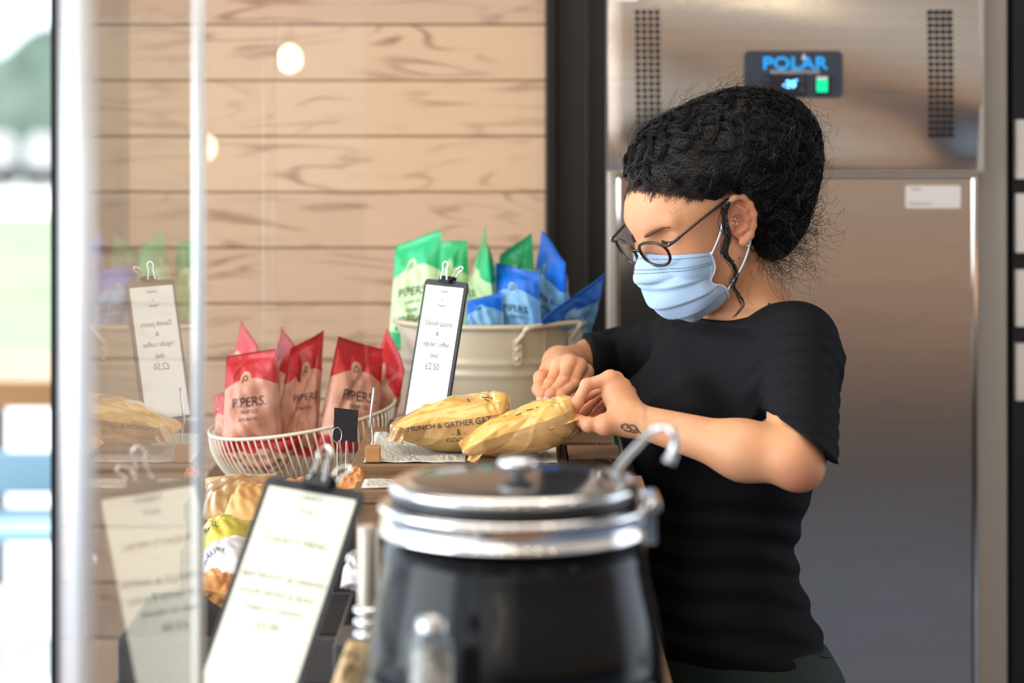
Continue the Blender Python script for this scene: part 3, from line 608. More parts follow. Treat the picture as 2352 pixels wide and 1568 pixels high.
#%%PACKETS
def pillow(BL, BR, TR, TL, thick, seed, nu=36, nv=48, seal=.07, wr=.0022, botseal=False, curl=0, side_pin=1.0):
    BL, BR, TR, TL = map(lambda p: np.asarray(p, float), (BL, BR, TR, TL)); r = np.random.default_rng(seed)
    ph = r.uniform(0, 6.28, 12); n0 = nrm(np.cross(BR-BL+TR-TL, TL-BL+TR-BR))
    if n0[1] > 0: n0 = -n0
    def S(u, v, side):
        u = np.asarray(u, float); v = np.asarray(v, float)
        P = ((1-u)*(1-v))[..., None]*BL+(u*(1-v))[..., None]*BR+(u*v)[..., None]*TR+((1-u)*v)[..., None]*TL
        vv = np.clip(v/(1-seal), 0, 1); prof = np.clip(1-vv**3.2, 0, 1)**.75*np.clip(.32+vv*4, 0, 1)**.6
        if botseal: prof = (np.clip(np.sin(np.pi*np.clip((v-seal)/(1-2*seal), 0, 1)), 0, 1))**.55
        prof = prof*np.clip(4*u*(1-u), 0, 1)**(.5*side_pin)
        # the fuller the packet, the narrower
        w = (u-.5)[..., None]*(BR-BL)*(-.10*prof[..., None])
        wk = wr*(np.sin(9*u+5*v+ph[0])+.8*np.sin(17*v-6*u+ph[1])+.6*np.sin(23*u+11*v+ph[2])+.5*np.sin(31*v+13*u+ph[3]))
        crk = wr*1.5*np.exp(-((u-.5-.3*np.sin(ph[4]+4*v))/.06)**2)
        env = np.clip((1-v)*6, 0, 1)
        com = wr*1.6*np.sin(3.5*u+ph[5]+2*v)+curl*v*v
        d = side*(thick/2*prof+.0006)+(wk*env*.7*side-crk*side)*np.clip(prof+.1, 0, 1)+com
        return P+w+d[..., None]*n0
    U, V = np.meshgrid(np.linspace(0, 1, nu), np.linspace(0, 1, nv), indexing='ij')
    Fv = S(U, V, 1).reshape(-1, 3); Bv = S(U, V, -1).reshape(-1, 3); f = gridfaces(nu, nv)+gridfaces(nu, nv, nu*nv, True)
    ring = [i*nv for i in range(nu)]+[(nu-1)*nv+j for j in range(1, nv)]+[i*nv+nv-1 for i in range(nu-2, -1, -1)]+[j for j in range(nv-2, 0, -1)]
    m = nu*nv; f += [(ring[i], ring[(i+1) % len(ring)], m+ring[(i+1) % len(ring)], m+ring[i]) for i in range(len(ring))]
    uv = np.stack([U.ravel(), V.ravel()], -1)
    return (np.vstack([Fv, Bv]), f), np.vstack([uv, uv]), S, n0
def wraptext(S, s, u0, v0, size, aspect, n0, off=.0009, rot=0):
    v, f = text2d(s); c, sn = math.cos(rot), math.sin(rot); a = v[:, 0]*c-v[:, 1]*sn; b = v[:, 0]*sn+v[:, 1]*c
    P = S(u0+a*size, v0+b*size*aspect, 1)+n0*off; return P, f
def packet(kind, label, BL, BR, TR, TL, thick, seed, texts=(), emblem=True, group=None, curl=0, seal=.07):
    vf, uv, S, n0 = pillow(BL, BR, TR, TL, thick, seed, seal=seal, curl=curl, wr=.0034)
    T = thing('crisp_packet', label, 'crisp packet', (np.asarray(BL)+np.asarray(BR))/2, group)
    part(T, 'packet_body', vf, M['pk_'+kind], uv=uv)
    asp = np.linalg.norm(np.asarray(BR)-BL)/np.linalg.norm(np.asarray(TL)-BL)
    if texts: part(T, 'printed_text', join(*[wraptext(S, s, u, v, z, asp*1.0, n0) for s, u, v, z in texts]), M['dark_ink'], False)
    if emblem:
        # little line drawing in the pale oval
        pts = [(.36, .70), (.37, .75), (.41, .775), (.45, .76), (.45, .73), (.42, .72), (.40, .735)]
        P = S(np.array([p[0] for p in pts]), np.array([p[1] for p in pts]), 1)+n0*.0008
        part(T, 'emblem', tube(smooth_path(P, 4), .0006, 5), M['dark_ink'])
    return T
YG = 3.76
STD = [('PIPERS.', .5, .50, .22), ('CRISP CO', .5, .405, .085)]
def Q(*a): return [W(*p) for p in a]
GV = STD+[('CIDER', .5, .33, .09), ('VINEGAR', .5, .255, .14), ('& SEA SALT', .5, .17, .14)]
gg = [('green', 'green and pale crisp packet at the far left of the tub, lettering facing out', Q((892, 800, 3.70), (1008, 800, 3.68), (1016, 528, 3.72), (906, 563, 3.74)), .045, 1, GV, True),
      ('green', 'dark green topped packet tucked behind the clipboard clip', Q((1005, 790, 3.80), (1085, 790, 3.80), (1072, 552, 3.82), (1008, 556, 3.84)), .03, 2, [], False),
      ('green', 'green packet with a thin pointed peak in the middle of the tub', Q((1050, 800, 3.76), (1150, 800, 3.70), (1128, 572, 3.66), (1106, 522, 3.84)), .05, 3, [('PIPERS.', .4, .5, .2)], False),
      ('green', 'crumpled green packet behind the blue ones, its tip at the right', Q((1120, 790, 3.84), (1240, 790, 3.82), (1220, 534, 3.84), (1150, 586, 3.80)), .04, 4, STD, False),
      ('blue', 'tallest blue packet standing at the right of the tub', Q((1212, 800, 3.76), (1296, 800, 3.72), (1306, 604, 3.66), (1238, 530, 3.80)), .05, 5, [('PIPERS.', .66, .52, .2), ('CRISP CO', .66, .43, .1)], True),
      ('blue', 'blue packet with pale oval drawing in the front centre of the tub', Q((1142, 810, 3.66), (1248, 810, 3.66), (1238, 628, 3.67), (1138, 603, 3.70)), .045, 6, STD, True),
      ('blue', 'low blue packet just right of the clipboard, mostly sunk in the tub', Q((1062, 800, 3.64), (1160, 810, 3.62), (1152, 668, 3.66), (1076, 694, 3.66)), .04, 7, [], True),
      ('blue', 'blue packet leaning out over the tub rim and handle', Q((1275, 800, 3.72), (1352, 775, 3.70), (1384, 622, 3.66), (1247, 742, 3.565)), .035, 8, [], False)]
for k_, lab, q, th_, sd, tx, em in gg: packet(k_, lab, *q, th_, sd, tx, em, group='crisp packets in the metal tub')
rrd = [('red', 'red topped packet with a sharp peak at the back left of the basket', Q((520, 990, 3.64), (600, 1000, 3.60), (584, 800, 3.54), (562, 736, 3.66)), .04, 11, [], False),
       ('red', 'large front red packet with bold lettering at the left of the basket', Q((512, 1040, 3.50), (648, 1030, 3.50), (634, 800, 3.50), (520, 818, 3.52)), .055, 12, STD+[('ATLANTIC', .5, .33, .08)], True),
       ('red', 'red packet with a dark peak, second from the left in the basket', Q((618, 1020, 3.62), (690, 1030, 3.58), (678, 812, 3.54), (654, 750, 3.66)), .04, 13, [], False),
       ('red', 'red packet with torn seal corner in the middle of the basket', Q((628, 1040, 3.54), (722, 1050, 3.56), (742, 758, 3.60), (670, 800, 3.56)), .045, 14, STD, True),
       ('red', 'wide red packet with a folded top, right of the middle', Q((716, 1040, 3.50), (872, 1040, 3.54), (880, 802, 3.58), (776, 772, 3.54)), .055, 15, STD, True),
       ('red', 'bright red packet standing at the right end of the basket', Q((800, 1040, 3.58), (880, 1030, 3.60), (926, 850, 3.56), (894, 756, 3.66)), .04, 16, [], False),
       ('red', 'small slumped red packet at the left rim of the basket', Q((512, 1060, 3.56), (560, 1060, 3.50), (520, 900, 3.52), (484, 912, 3.60)), .03, 17, [], False),
       ('red', 'red packet lying low inside the basket bottom', Q((560, 1075, 3.49), (650, 1075, 3.49), (700, 990, 3.44), (540, 1020, 3.455)), .03, 18, [], False)]
for k_, lab, q, th_, sd, tx, em in rrd: packet(k_, lab, *q, th_, sd, tx, em, group='crisp packets in the wire basket')
#%%BREAD
def filmbag(name, label, cat, q, thick, seed, m, texts=(), wr=.0026, botseal=True, lift=0, seal=.05, curl=0, ink=None, extra=None, name2='bag_film'):
    vf, uv, S, n0 = pillow(*q, thick, seed, 44, 54, seal=seal, wr=wr, botseal=botseal, curl=curl)
    T = thing(name, label, cat, (np.mean(np.array(q), 0)[0], np.mean(np.array(q), 0)[1], vf[0][:, 2].min()))
    part(T, name2, vf, m, uv=uv)
    for s, u, v, z, asp, rot in texts:
        part(T, 'printed_text', wraptext(S, s, u, v, z, asp, n0, .0016, rot), ink or M['dark_ink'], False)
    return T, S, n0
def loaf(T, c, r, m, R=None, nm='bread'): return part(T, nm, ellipsoid(c, r, 24, 14, R), m)
# two bread bags: lower paper half + glossy upper half as one pillow each
q = Q((925, 1062, 3.10), (1080, 1058, 3.12), (1172, 912, 3.34), (1000, 938, 3.36))
def breadbag(label, cen, L, Wd, Hh, ang, seed, tail, texts, marks, flap):
    # a soft loaf-shaped bag: super-ellipsoid body squeezed to flat seals at each end
    r = np.random.default_rng(seed); ph = r.uniform(0, 6.28, 10)
    CR = [(r.uniform(-1, 1), r.uniform(.2, 3.6), r.uniform(-1.2, 1.2), r.choice([-1, 1])*r.uniform(.0016, .0042), r.uniform(.25, .6)) for _ in range(22)]
    ca, sa = math.cos(ang), math.sin(ang); ex = np.array([ca*math.cos(tail), sa*math.cos(tail), math.sin(tail)]); ey = np.array([-sa, ca, 0]); ez = np.cross(ex, ey)
    def S(u, th):          # u -1..1 along, th around
        u = np.asarray(u, float); th = np.asarray(th, float)
        aR = np.clip(1-np.clip(u, 0, 1)**5.0, 0, 1)**.6; aL = np.clip(1-np.clip(-u, 0, 1)**3.2, 0, 1)**.6; a = aR*aL
        wdt = Wd*(.86+.14*aL)*(.10+.90*aR); hgt = Hh*(.76+.26*u)*aL*(.62+.38*aR)+.0012
        cx = np.cos(th); sy = np.sin(th)
        cr1 = np.exp(-(((u-.55+.25*cx)+.12*np.sin(3*th))/.05)**2); cr2 = np.exp(-(((u+.35-.3*cx))/.06)**2); cr3 = np.exp(-((u-.8+.1*sy)/.035)**2)
        wk = .0020*np.sin(4*u+2*th+ph[0])+.0012*np.sin(6*u-2*th+ph[1])-.0022*cr1+.0014*cr2-.002*cr3
        for u0_, t0_, aa_, am_, ln_ in CR:
            du_ = u-u0_; dt_ = (np.mod(th-t0_+np.pi, 2*np.pi)-np.pi)*.55; al_ = du_*math.cos(aa_)+dt_*math.sin(aa_); pe_ = -du_*math.sin(aa_)+dt_*math.cos(aa_)+.10*al_*al_
            wk = wk+am_*np.exp(-np.abs(pe_)/.075)*np.exp(-(al_/ln_)**2)
        sg = np.sign(sy)*np.abs(sy)**.72; cg = np.sign(cx)*np.abs(cx)**.72
        y = cg*(wdt+wk*.7); z = sg*(hgt+wk)
        z = z-.004*cg*(1-aR)
        return cen+(u*L)[..., None]*ex+y[..., None]*ey+z[..., None]*ez
    nu, nt_ = 110, 130; U, TH = np.meshgrid(np.linspace(-1, 1, nu), np.arange(nt_)*2*np.pi/nt_, indexing='ij')
    v = S(U, TH).reshape(-1, 3); f = [(i*nt_+k, i*nt_+(k+1) % nt_, (i+1)*nt_+(k+1) % nt_, (i+1)*nt_+k) for i in range(nu-1) for k in range(nt_)]
    f = [q_[::-1] for q_ in f]+[tuple(range(nt_)), tuple((nu-1)*nt_+k for k in range(nt_))[::-1]]
    v[:, 2] = np.maximum(v[:, 2], zc1+.0035)
    T = thing('bread_bag', label, 'bread bag', (cen[0], cen[1], zc1+.0035))
    Z = v[:, 2]; fc = np.array([np.mean([TH.ravel()[i] for i in q_[:4]]) for q_ in f[:-2]])
    top = [f[i] for i in range(len(f)-2) if not (2.90 < (fc[i] % 6.283) < 5.9)]+f[-2:]; low = [f[i] for i in range(len(f)-2) if 2.90 < (fc[i] % 6.283) < 5.9]
    part(T, 'film_top', (v, top), M['film_yellow']); part(T, 'paper_side', (v, low), M['film_tan'], label='printed tan paper side of the bag')
    def nrmS(u, th):
        e = 1e-3; a_ = S(u+e, th)-S(u-e, th); b_ = S(u, th+e)-S(u, th-e); n_ = np.cross(a_, b_); n_ /= np.linalg.norm(n_, axis=-1)[..., None]+1e-9
        c_ = S(u, th)-cen; n_ *= np.where((n_*c_).sum(-1) < 0, -1, 1)[..., None]; return n_
    for s, u0, t0, sz, k in texts:
        tv, tf = text2d(s); uu = u0+tv[:, 0]*sz; tt = t0+tv[:, 1]*sz*k; part(T, 'printed_text', (S(uu, tt)+nrmS(uu, tt)*.0015, tf), M['dark_ink'], False)
    for mk_ in marks:
        uu = np.array([p_[0] for p_ in mk_]); tt = np.array([p_[1] for p_ in mk_]); part(T, 'pen_mark', tube(S(uu, tt)+nrmS(uu, tt)*.001, .0006, 5), M['dark_ink'])
    return T, S, ex, ey, ez
mk1 = [[(.30, 1.7), (.33, 2.0)], [(.55, 1.7), (.60, 1.85), (.66, 1.8)], [(.58, 1.95), (.64, 2.05)], [(.70, 1.75), (.72, 1.95)]]
mk2 = [[(-.2, 1.75), (-.17, 1.95)], [(.0, 1.8), (.02, 2.0), (.1, 1.9)], [(.2, 1.8), (.3, 1.95)], [(.36, 1.9), (.38, 2.02)]]
c1 = W(1035, 1000, 3.185); c1[2] = zc1+.036
c2 = W(1192, 1010, 3.125); c2[2] = zc1+.036
TXT = [('MUNCH & GATHER GAZ', -.05, 3.02, .125, -1.9), ('- & -', .10, 3.22, .12, -1.8), ('GOODS', .10, 3.45, .12, -1.8)]
breadbag('left glossy yellow bread bag with a printed tan side, lying on the crate', c1, .079, .044, .041, .08, 5, .07, TXT, mk1, None)
breadbag('right yellow bread bag, its open end held in the woman\'s fingers', c2, .079, .042, .033, .10, 9, .26, [], mk2, None)
def sheet(pts_a, pts_b, n=26, amp=.0015, s=0):      # thin crumpled film between two edge lines
    A = smooth_path(pts_a, 10); B = smooth_path(pts_b, 10); k = min(len(A), len(B)); A = A[:k]; B = B[:k]; t_ = np.linspace(0, 1, n)[None, :, None]; P = A[:, None]*(1-t_)+B[:, None]*t_
    P = P+np.array([0, -1, .3])*(amp*np.sin(np.arange(k)[:, None]*.55+t_[..., 0]*5+s)+amp*.6*np.sin(t_[..., 0]*11-np.arange(k)[:, None]*.3))[..., None]
    m = k*n; v = np.vstack([P.reshape(-1, 3), P.reshape(-1, 3)+np.array([0, .0007, 0])]); f = gridfaces(k, n)+gridfaces(k, n, m, True); return v, f
BG1, BG2 = [o for o in bpy.data.objects if o.name.startswith('bread_bag') and o.type == 'EMPTY']
part(BG1, 'seal_tab', sheet([W(896, 974, 3.13), W(912, 979, 3.12), W(928, 984, 3.12)], [W(892, 1012, 3.13), W(908, 1016, 3.12), W(926, 1020, 3.12)]), M['film_tan'], label='small flat tan seal at the left end')
part(BG1, 'peaked_corner', sheet([W(1090, 916, 3.2), W(1130, 911, 3.21), W(1172, 912, 3.22)], [W(1108, 985, 3.15), W(1140, 982, 3.15), W(1172, 968, 3.16)], s=2), M['film_yellow'], label='stiff raised corner of film')
part(BG1, 'folded_flap', sheet([W(1104, 985, 3.10), W(1118, 1000, 3.09), W(1128, 1015, 3.085)], [W(1072, 1056, 3.085), W(1082, 1060, 3.08), W(1094, 1064, 3.08)], s=1), M['film_yellow'])
part(BG2, 'open_end', sheet([W(1252, 925, 3.17), W(1285, 936, 3.14), W(1312, 950, 3.12), W(1330, 957, 3.11)], [W(1240, 1000, 3.10), W(1262, 985, 3.09), W(1296, 975, 3.09), W(1328, 964, 3.10)], s=3), M['film_yellow'], label='open film mouth of the bag')
#%%LOWER
filmbag('pastry_bag', 'clear bagged pastry with a kraft end at the lower left below the basket', 'pastry bag', Q((462, 1190, 3.25), (560, 1215, 3.22), (635, 1080, 3.40), (478, 1112, 3.44)), .045, 21, M['film_tan'], name2='bag_film')
filmbag('pastry_bag', 'orange kraft paper bag beside the clear pastry bag', 'pastry bag', Q((500, 1215, 3.16), (610, 1195, 3.14), (630, 1105, 3.26), (560, 1115, 3.28)), .04, 22, M['kraft'], name2='paper_bag')
filmbag('pastry_bag', 'pale kraft packet lying behind the other pastries under the basket', 'pastry bag', Q((468, 1120, 3.42), (560, 1120, 3.42), (630, 1085, 3.43), (470, 1100, 3.43)), .02, 27, M['kraft_pale'], name2='paper_bag')
filmbag('sandwich_bag', 'yellow-green wrapped sandwich at the left edge of the tray', 'sandwich', Q((455, 1290, 3.05), (560, 1262, 3.04), (585, 1190, 3.14), (470, 1215, 3.16)), .05, 23, M['green_yellow'], [('REAL', .35, .35, .16, .8, .1)], name2='wrapper')
filmbag('sandwich_bag', 'white printed paper bag in front of the yellow sandwich', 'sandwich', Q((452, 1345, 2.95), (560, 1320, 2.94), (575, 1235, 3.04), (465, 1275, 3.06)), .05, 24, M['white_paper_bag'], [('BAKERY', .45, .35, .15, .8, .1)], name2='wrapper')
filmbag('pastry_bag', 'small orange pastry in film at the tray corner', 'pastry bag', Q((455, 1362, 2.90), (540, 1362, 2.90), (545, 1325, 2.95), (460, 1325, 2.95)), .04, 25, M['pastry'], name2='wrapper')
filmbag('pastry_bag', 'small glazed pastry in film between the price card and the step', 'pastry bag', Q((770, 1115, 3.02), (832, 1118, 3.02), (838, 1092, 3.06), (790, 1094, 3.06)), .03, 26, M['pastry'], name2='wrapper')
filmbag('pastry_bag', 'brown bun in film behind the foreground clipboard clip', 'pastry bag', Q((640, 1125, 3.20), (765, 1125, 3.20), (755, 1100, 3.24), (650, 1104, 3.24)), .025, 28, M['pastry'], name2='wrapper')
filmbag('sandwich_bag', 'white wrapped roll between the foreground clipboard and the kettle', 'sandwich', Q((782, 1350, 2.82), (845, 1345, 2.82), (850, 1290, 2.9), (800, 1300, 2.9)), .04, 29, M['white_paper_bag'], name2='wrapper')
filmbag('bread_packet', 'kraft packet with writing at the foot of the kettle', 'bread packet', Q((735, 1640, 2.38), (810, 1640, 2.38), (850, 1475, 2.44), (800, 1475, 2.44)), .03, 30, M['kraft_pale'], [('GATHER', .5, .7, .2, .5, .1), ('BREAD', .5, .5, .2, .5, .1)], name2='wrapper')
# wicker/dark trays carrying them
def tray(name, label, x0, x1, y0, y1, z0, z1, m):
    t = thing(name, label, 'tray', ((x0+x1)/2, (y0+y1)/2, z0)); e = .006
    part(t, 'tray_base', box(x0, x1, y0, y1, z0, z0+.006), m, False, bevel=.002)
    part(t, 'tray_rim', join(box(x0, x1, y0, y0+e, z0+.006, z1), box(x0, x1, y1-e, y1, z0+.006, z1), box(x0, x0+e, y0+e, y1-e, z0+.006, z1), box(x1-e, x1, y0+e, y1-e, z0+.006, z1)), m, False, bevel=.002)
tray('serving_tray', 'dark grey tray under the wrapped sandwiches', -.46, -.2, 2.82, 3.08, .951, 1.01, M['tray_dark'])
solo('wooden_box', box(-.43, -.245, 3.12, 3.42, .951, 1.055), M['crate_wood'], 'plain wooden box under the pastry bags left of the crate', 'box', smooth=False, bevel=.002)
solo('metal_pan', join(box(-.2, -.13, 2.7, 2.8, .951, 1.03)), M['tray_dark'], 'dark box between the large clipboard and the kettle', 'box', smooth=False, bevel=.003)
# burlap sack behind
sk = thing('burlap_sack', 'cream burlap sack with green stripes behind the slat boxes', 'sack', W(1350, 1120, 3.5))
def sackS(u, v):
    # v up, u across
    z = 1.0615+ (1.19-1.0615)*np.sin(v*np.pi/2)**.8; k = np.cos(v*np.pi/2)**.45
    x = W(1340, 0, 3.52)[0]+.062*np.cos(u)*k*(1+.05*np.sin(3*u))-.012*v; y = 3.53+.065*np.sin(u)*k
    return np.stack([x, y, z+.004*np.sin(5*u+9*v)], -1)
U, V = np.meshgrid(np.arange(60)*2*np.pi/60, np.linspace(0, .999, 40), indexing='ij')
v = sackS(U, V); nu_, nv_ = 60, 40
f = [(i*nv_+j, ((i+1) % nu_)*nv_+j, ((i+1) % nu_)*nv_+j+1, i*nv_+j+1) for i in range(nu_) for j in range(nv_-1)]
part(sk, 'cloth', (v.reshape(-1, 3), f), M['burlap'])
for pts in ([(u, .80) for u in np.linspace(3.2, 6.2, 30)], ):
    P = sackS(np.array([p_[0] for p_ in pts]), np.array([p_[1] for p_ in pts])); P = P+(P-P.mean(0))*.0; part(sk, 'stripe', tube(P+np.array([0, -.0015, 0]), .0022, 6), M['burlap_green'])
P = sackS(np.full(14, 4.5), np.linspace(.45, .78, 14)); part(sk, 'stripe', tube(P+np.array([0, -.002, 0]), .006, 6), M['burlap_green'])
P = sackS(np.full(20, 5.9), np.linspace(.1, .85, 20)); part(sk, 'stripe', tube(P+np.array([.001, -.002, 0]), .004, 6), M['burlap_green'])
#%%ACRYLIC
XM = -.303
ac = thing('acrylic_screen', 'clear acrylic side screen with bright polished edges at the left, mirroring the display', 'screen', (XM, 2.0, .951))
part(ac, 'pane', box(XM-.003, XM+.003, 1.70, 2.33, .955, 2.02), M['acrylic'], False)
part(ac, 'polished_edge', tube([(XM, 2.337, .953), (XM, 2.337, 2.02)], .0062, 20), M['acrylic_edge'], label='thin bright far edge')
part(ac, 'polished_edge', tube([(XM, 1.690, .953), (XM, 1.690, 2.02)], .0095, 24), M['acrylic_edge'], label='broad bright near edge')
part(ac, 'foot', box(XM-.02, XM+.02, 1.72, 2.3, .951, .9545), M['acrylic_edge'], False)
xf = W(205, 0, 2.36)[0]
fa = thing('sneeze_guard', 'clear front acrylic panel behind the side screen, its top edge a thin line', 'screen', (XM, 2.35, .951))
part(fa, 'pane', box(xf, XM+.16, 2.352, 2.356, .955, W(0, 47, 2.35)[2]), M['acrylic'], False)
part(fa, 'top_edge', box(xf, XM-.006, 2.351, 2.357, W(0, 47, 2.35)[2], W(0, 46, 2.35)[2]), M['acrylic_edge'], False)
# pendant bulbs hanging over the customers' side, behind the camera
bulbs = []
for i, (x, y, z) in enumerate([(-.9, -.3, 2.35), (-.45, -.35, 2.30), (0.05, -.3, 2.35), (.5, -.35, 2.3), (.95, -.3, 2.35), (-1.2, .5, 2.45), (1.2, .5, 2.45), (.6, 1.2, 2.5), (-.75, 1.5, 2.5), (0.0, .9, 2.45), (-.460, -.3, 1.713), (-.636, -.3, 1.53), (-.35, 1.9, 2.4), (.35, 2.1, 2.45), (1.1, 1.7, 2.4), (-1.1, 2.3, 2.45)]):
    t = thing('pendant_lamp', 'warm globe pendant lamp hanging from the ceiling above the customers', 'lamp', (x, y, z), 'pendant lamps over the customers')
    part(t, 'bulb', ellipsoid((x, y, z), (.024, .024, .028), 18, 12), M['bulb']); part(t, 'cord', tube([(x, y, z+.05), (x, y, 2.8)], .003, 6), M['black_plastic']); part(t, 'socket', lathe([(.014, z+.03), (.016, z+.05), (.008, z+.06)], (x, y, 0), 16), M['black_plastic'])

# furniture on the terrace at the far left
t = thing('terrace_table', 'wooden table on the bright terrace outside the window, far left', 'table', (-2.05, 7.6, .02))
part(t, 'table_top', box(-1.75, -1.2, 7.2, 8.0, .70, .78), M['block_wood'], False, bevel=.01)
for x in (-1.70, -1.25):
    for y in (7.25, 7.95): part(t, 'leg', box(x-.03, x+.03, y-.03, y+.03, .02, .70), M['board_black'], False)
t = thing('terrace_chair', 'blue metal chair on the terrace beside the wooden table', 'chair', (-1.35, 6.9, .02))
M['chair_blue'] = mat('chair_blue', s2l(150, 190, 210), .4)
part(t, 'seat', box(-1.5, -1.2, 6.5, 6.9, .43, .46), M['chair_blue'], False, bevel=.01)
part(t, 'backrest', box(-1.5, -1.2, 6.87, 6.9, .50, .62), M['chair_blue'], False, bevel=.01)
for x in (-1.48, -1.22):
    for y in (6.53, 6.88): part(t, 'leg', tube([(x, y, .02), (x, y, .52 if y > 6.8 else .44)], .014, 8), M['chair_blue'])
#%%WOMAN
# ------------------------------------------------------------------ the woman: smooth implicit body turned into one mesh
def smin(a, b, k):
    h = np.clip(.5+.5*(b-a)/k, 0, 1); return b*(1-h)+a*h-k*h*(1-h)
def smax(a, b, k): return -smin(-a, -b, k)
def cap(P, a, b, ra, rb=None):
    rb = ra if rb is None else rb; a = np.asarray(a, float); b = np.asarray(b, float); d = b-a
    t = np.clip(((P-a)@d)/(d@d), 0, 1); return np.linalg.norm(P-a-t[:, None]*d, axis=1)-(ra+(rb-ra)*t)
def capt(P, a, b):
    a = np.asarray(a, float); d = np.asarray(b, float)-a; return ((P-a)@d)/(d@d)
def ell(P, c, r, R=None):
    q = P-np.asarray(c, float)
    if R is not None: q = q@np.asarray(R).T
    r = np.asarray(r, float); k0 = np.linalg.norm(q/r, axis=1); k1 = np.linalg.norm(q/(r*r), axis=1)+1e-9; return k0*(k0-1)/k1
def chain(P, pts, rs, k=.004):
    d = None
    for i in range(len(pts)-1):
        e = cap(P, pts[i], pts[i+1], rs[i], rs[i+1]); d = e if d is None else smin(d, e, k)
    return d
def surfnet(F, lo, hi, h):
    lo = np.asarray(lo, float); n = (np.ceil((np.asarray(hi)-lo)/h).astype(int)//8+1)*8; B = 8
    D = np.full(tuple(n+1), 1.0, np.float32); nb = n//B
    I = np.stack(np.meshgrid(*[np.arange(k) for k in nb], indexing='ij'), -1).reshape(-1, 3)
    cen = lo+(I+.5)*B*h; dc = np.concatenate([F(cen[i:i+60000]) for i in range(0, len(cen), 60000)])
    rad = B*h*.87*1.6; act = I[np.abs(dc) < rad+.004]; far = I[dc <= -(rad+.004)]
    g = np.stack(np.meshgrid(*[np.arange(B+1)]*3, indexing='ij'), -1).reshape(-1, 3)
    for b in far: D[b[0]*B:b[0]*B+B+1, b[1]*B:b[1]*B+B+1, b[2]*B:b[2]*B+B+1] = -1
    for s in range(0, len(act), 250):
        a = act[s:s+250]; idx = (a[:, None]*B+g[None]).reshape(-1, 3); D[idx[:, 0], idx[:, 1], idx[:, 2]] = F(lo+idx*h)
    ins = D < 0; c = np.zeros(tuple(n), np.int8)
    for dx in (0, 1):
        for dy in (0, 1):
            for dz in (0, 1): c += ins[dx:n[0]+dx, dy:n[1]+dy, dz:n[2]+dz]
    cells = np.argwhere((c > 0) & (c < 8)); idm = np.full(tuple(n), -1, np.int32); idm[cells[:, 0], cells[:, 1], cells[:, 2]] = np.arange(len(cells))
    acc = np.zeros((len(cells), 3)); cnt = np.zeros(len(cells)); cor = [(x, y, z) for x in (0, 1) for y in (0, 1) for z in (0, 1)]
    for p in cor:
        for ax in range(3):
            if p[ax]: continue
            q = list(p); q[ax] = 1; a = D[cells[:, 0]+p[0], cells[:, 1]+p[1], cells[:, 2]+p[2]]; b = D[cells[:, 0]+q[0], cells[:, 1]+q[1], cells[:, 2]+q[2]]
            m = (a < 0) != (b < 0); t = np.where(m, a/(a-b+1e-20*(~m)), 0) if False else np.divide(a, a-b, out=np.zeros_like(a), where=m)
            pt = np.zeros((len(cells), 3)); pt += p; pt[:, ax] += t; acc[m] += pt[m]; cnt[m] += 1
    V = lo+(cells+acc/cnt[:, None])*h; Fs = []
    for ax in range(3):
        a = ins[tuple(slice(0, n[i]) if i == ax else slice(1, n[i]) for i in range(3))]
        b = ins[tuple(slice(1, n[i]+1) if i == ax else slice(1, n[i]) for i in range(3))]
        e = np.argwhere(a != b); sg = a[e[:, 0], e[:, 1], e[:, 2]]; e = e+np.array([0 if i == ax else 1 for i in range(3)])
        u, w = [(1, 2), (2, 0), (0, 1)][ax]; du = np.zeros(3, int); du[u] = 1; dw = np.zeros(3, int); dw[w] = 1
        qs = [e, e-du, e-du-dw, e-dw]; ids = [idm[q[:, 0], q[:, 1], q[:, 2]] for q in qs]; Q4 = np.stack(ids, 1)
        Q4 = Q4[(Q4 >= 0).all(1) | True]; Q4[~sg] = Q4[~sg][:, ::-1]; Fs.append(Q4[(Q4 >= 0).all(1)])
    Fq = np.concatenate(Fs)
    # pull vertices onto the true surface
    for _ in range(2):
        d = F(V); e = 2e-4; G = np.stack([(F(V+np.eye(3)[i]*e)-F(V-np.eye(3)[i]*e))/(2*e) for i in range(3)], 1)
        G2 = (G*G).sum(1)[:, None]+1e-6; st = np.clip((d[:, None]*G/G2), -h*.4, h*.4); V = V-st
    return V, Fq
def project(F, P, off=0, it=12):
    P = np.array(P, float)
    for _ in range(it):
        d = F(P)-off; e = 3e-4; G = np.stack([(F(P+np.eye(3)[i]*e)-F(P-np.eye(3)[i]*e))/(2*e) for i in range(3)], 1)
        P = P-d[:, None]*G/((G*G).sum(1)[:, None]+1e-6)*.9
    return P
def grad(F, P):
    e = 4e-4; G = np.stack([(F(P+np.eye(3)[i]*e)-F(P-np.eye(3)[i]*e)) for i in range(3)], 1); return G/(np.linalg.norm(G, axis=1)[:, None]+1e-9)
def wob(P, f, s):
    return (np.sin(P[:, 0]*f+s)*np.sin(P[:, 1]*f*1.1+s*2)+np.sin(P[:, 2]*f*.9+s*3)*np.sin(P[:, 0]*f*1.3+P[:, 1]*f*.7+s))*.5
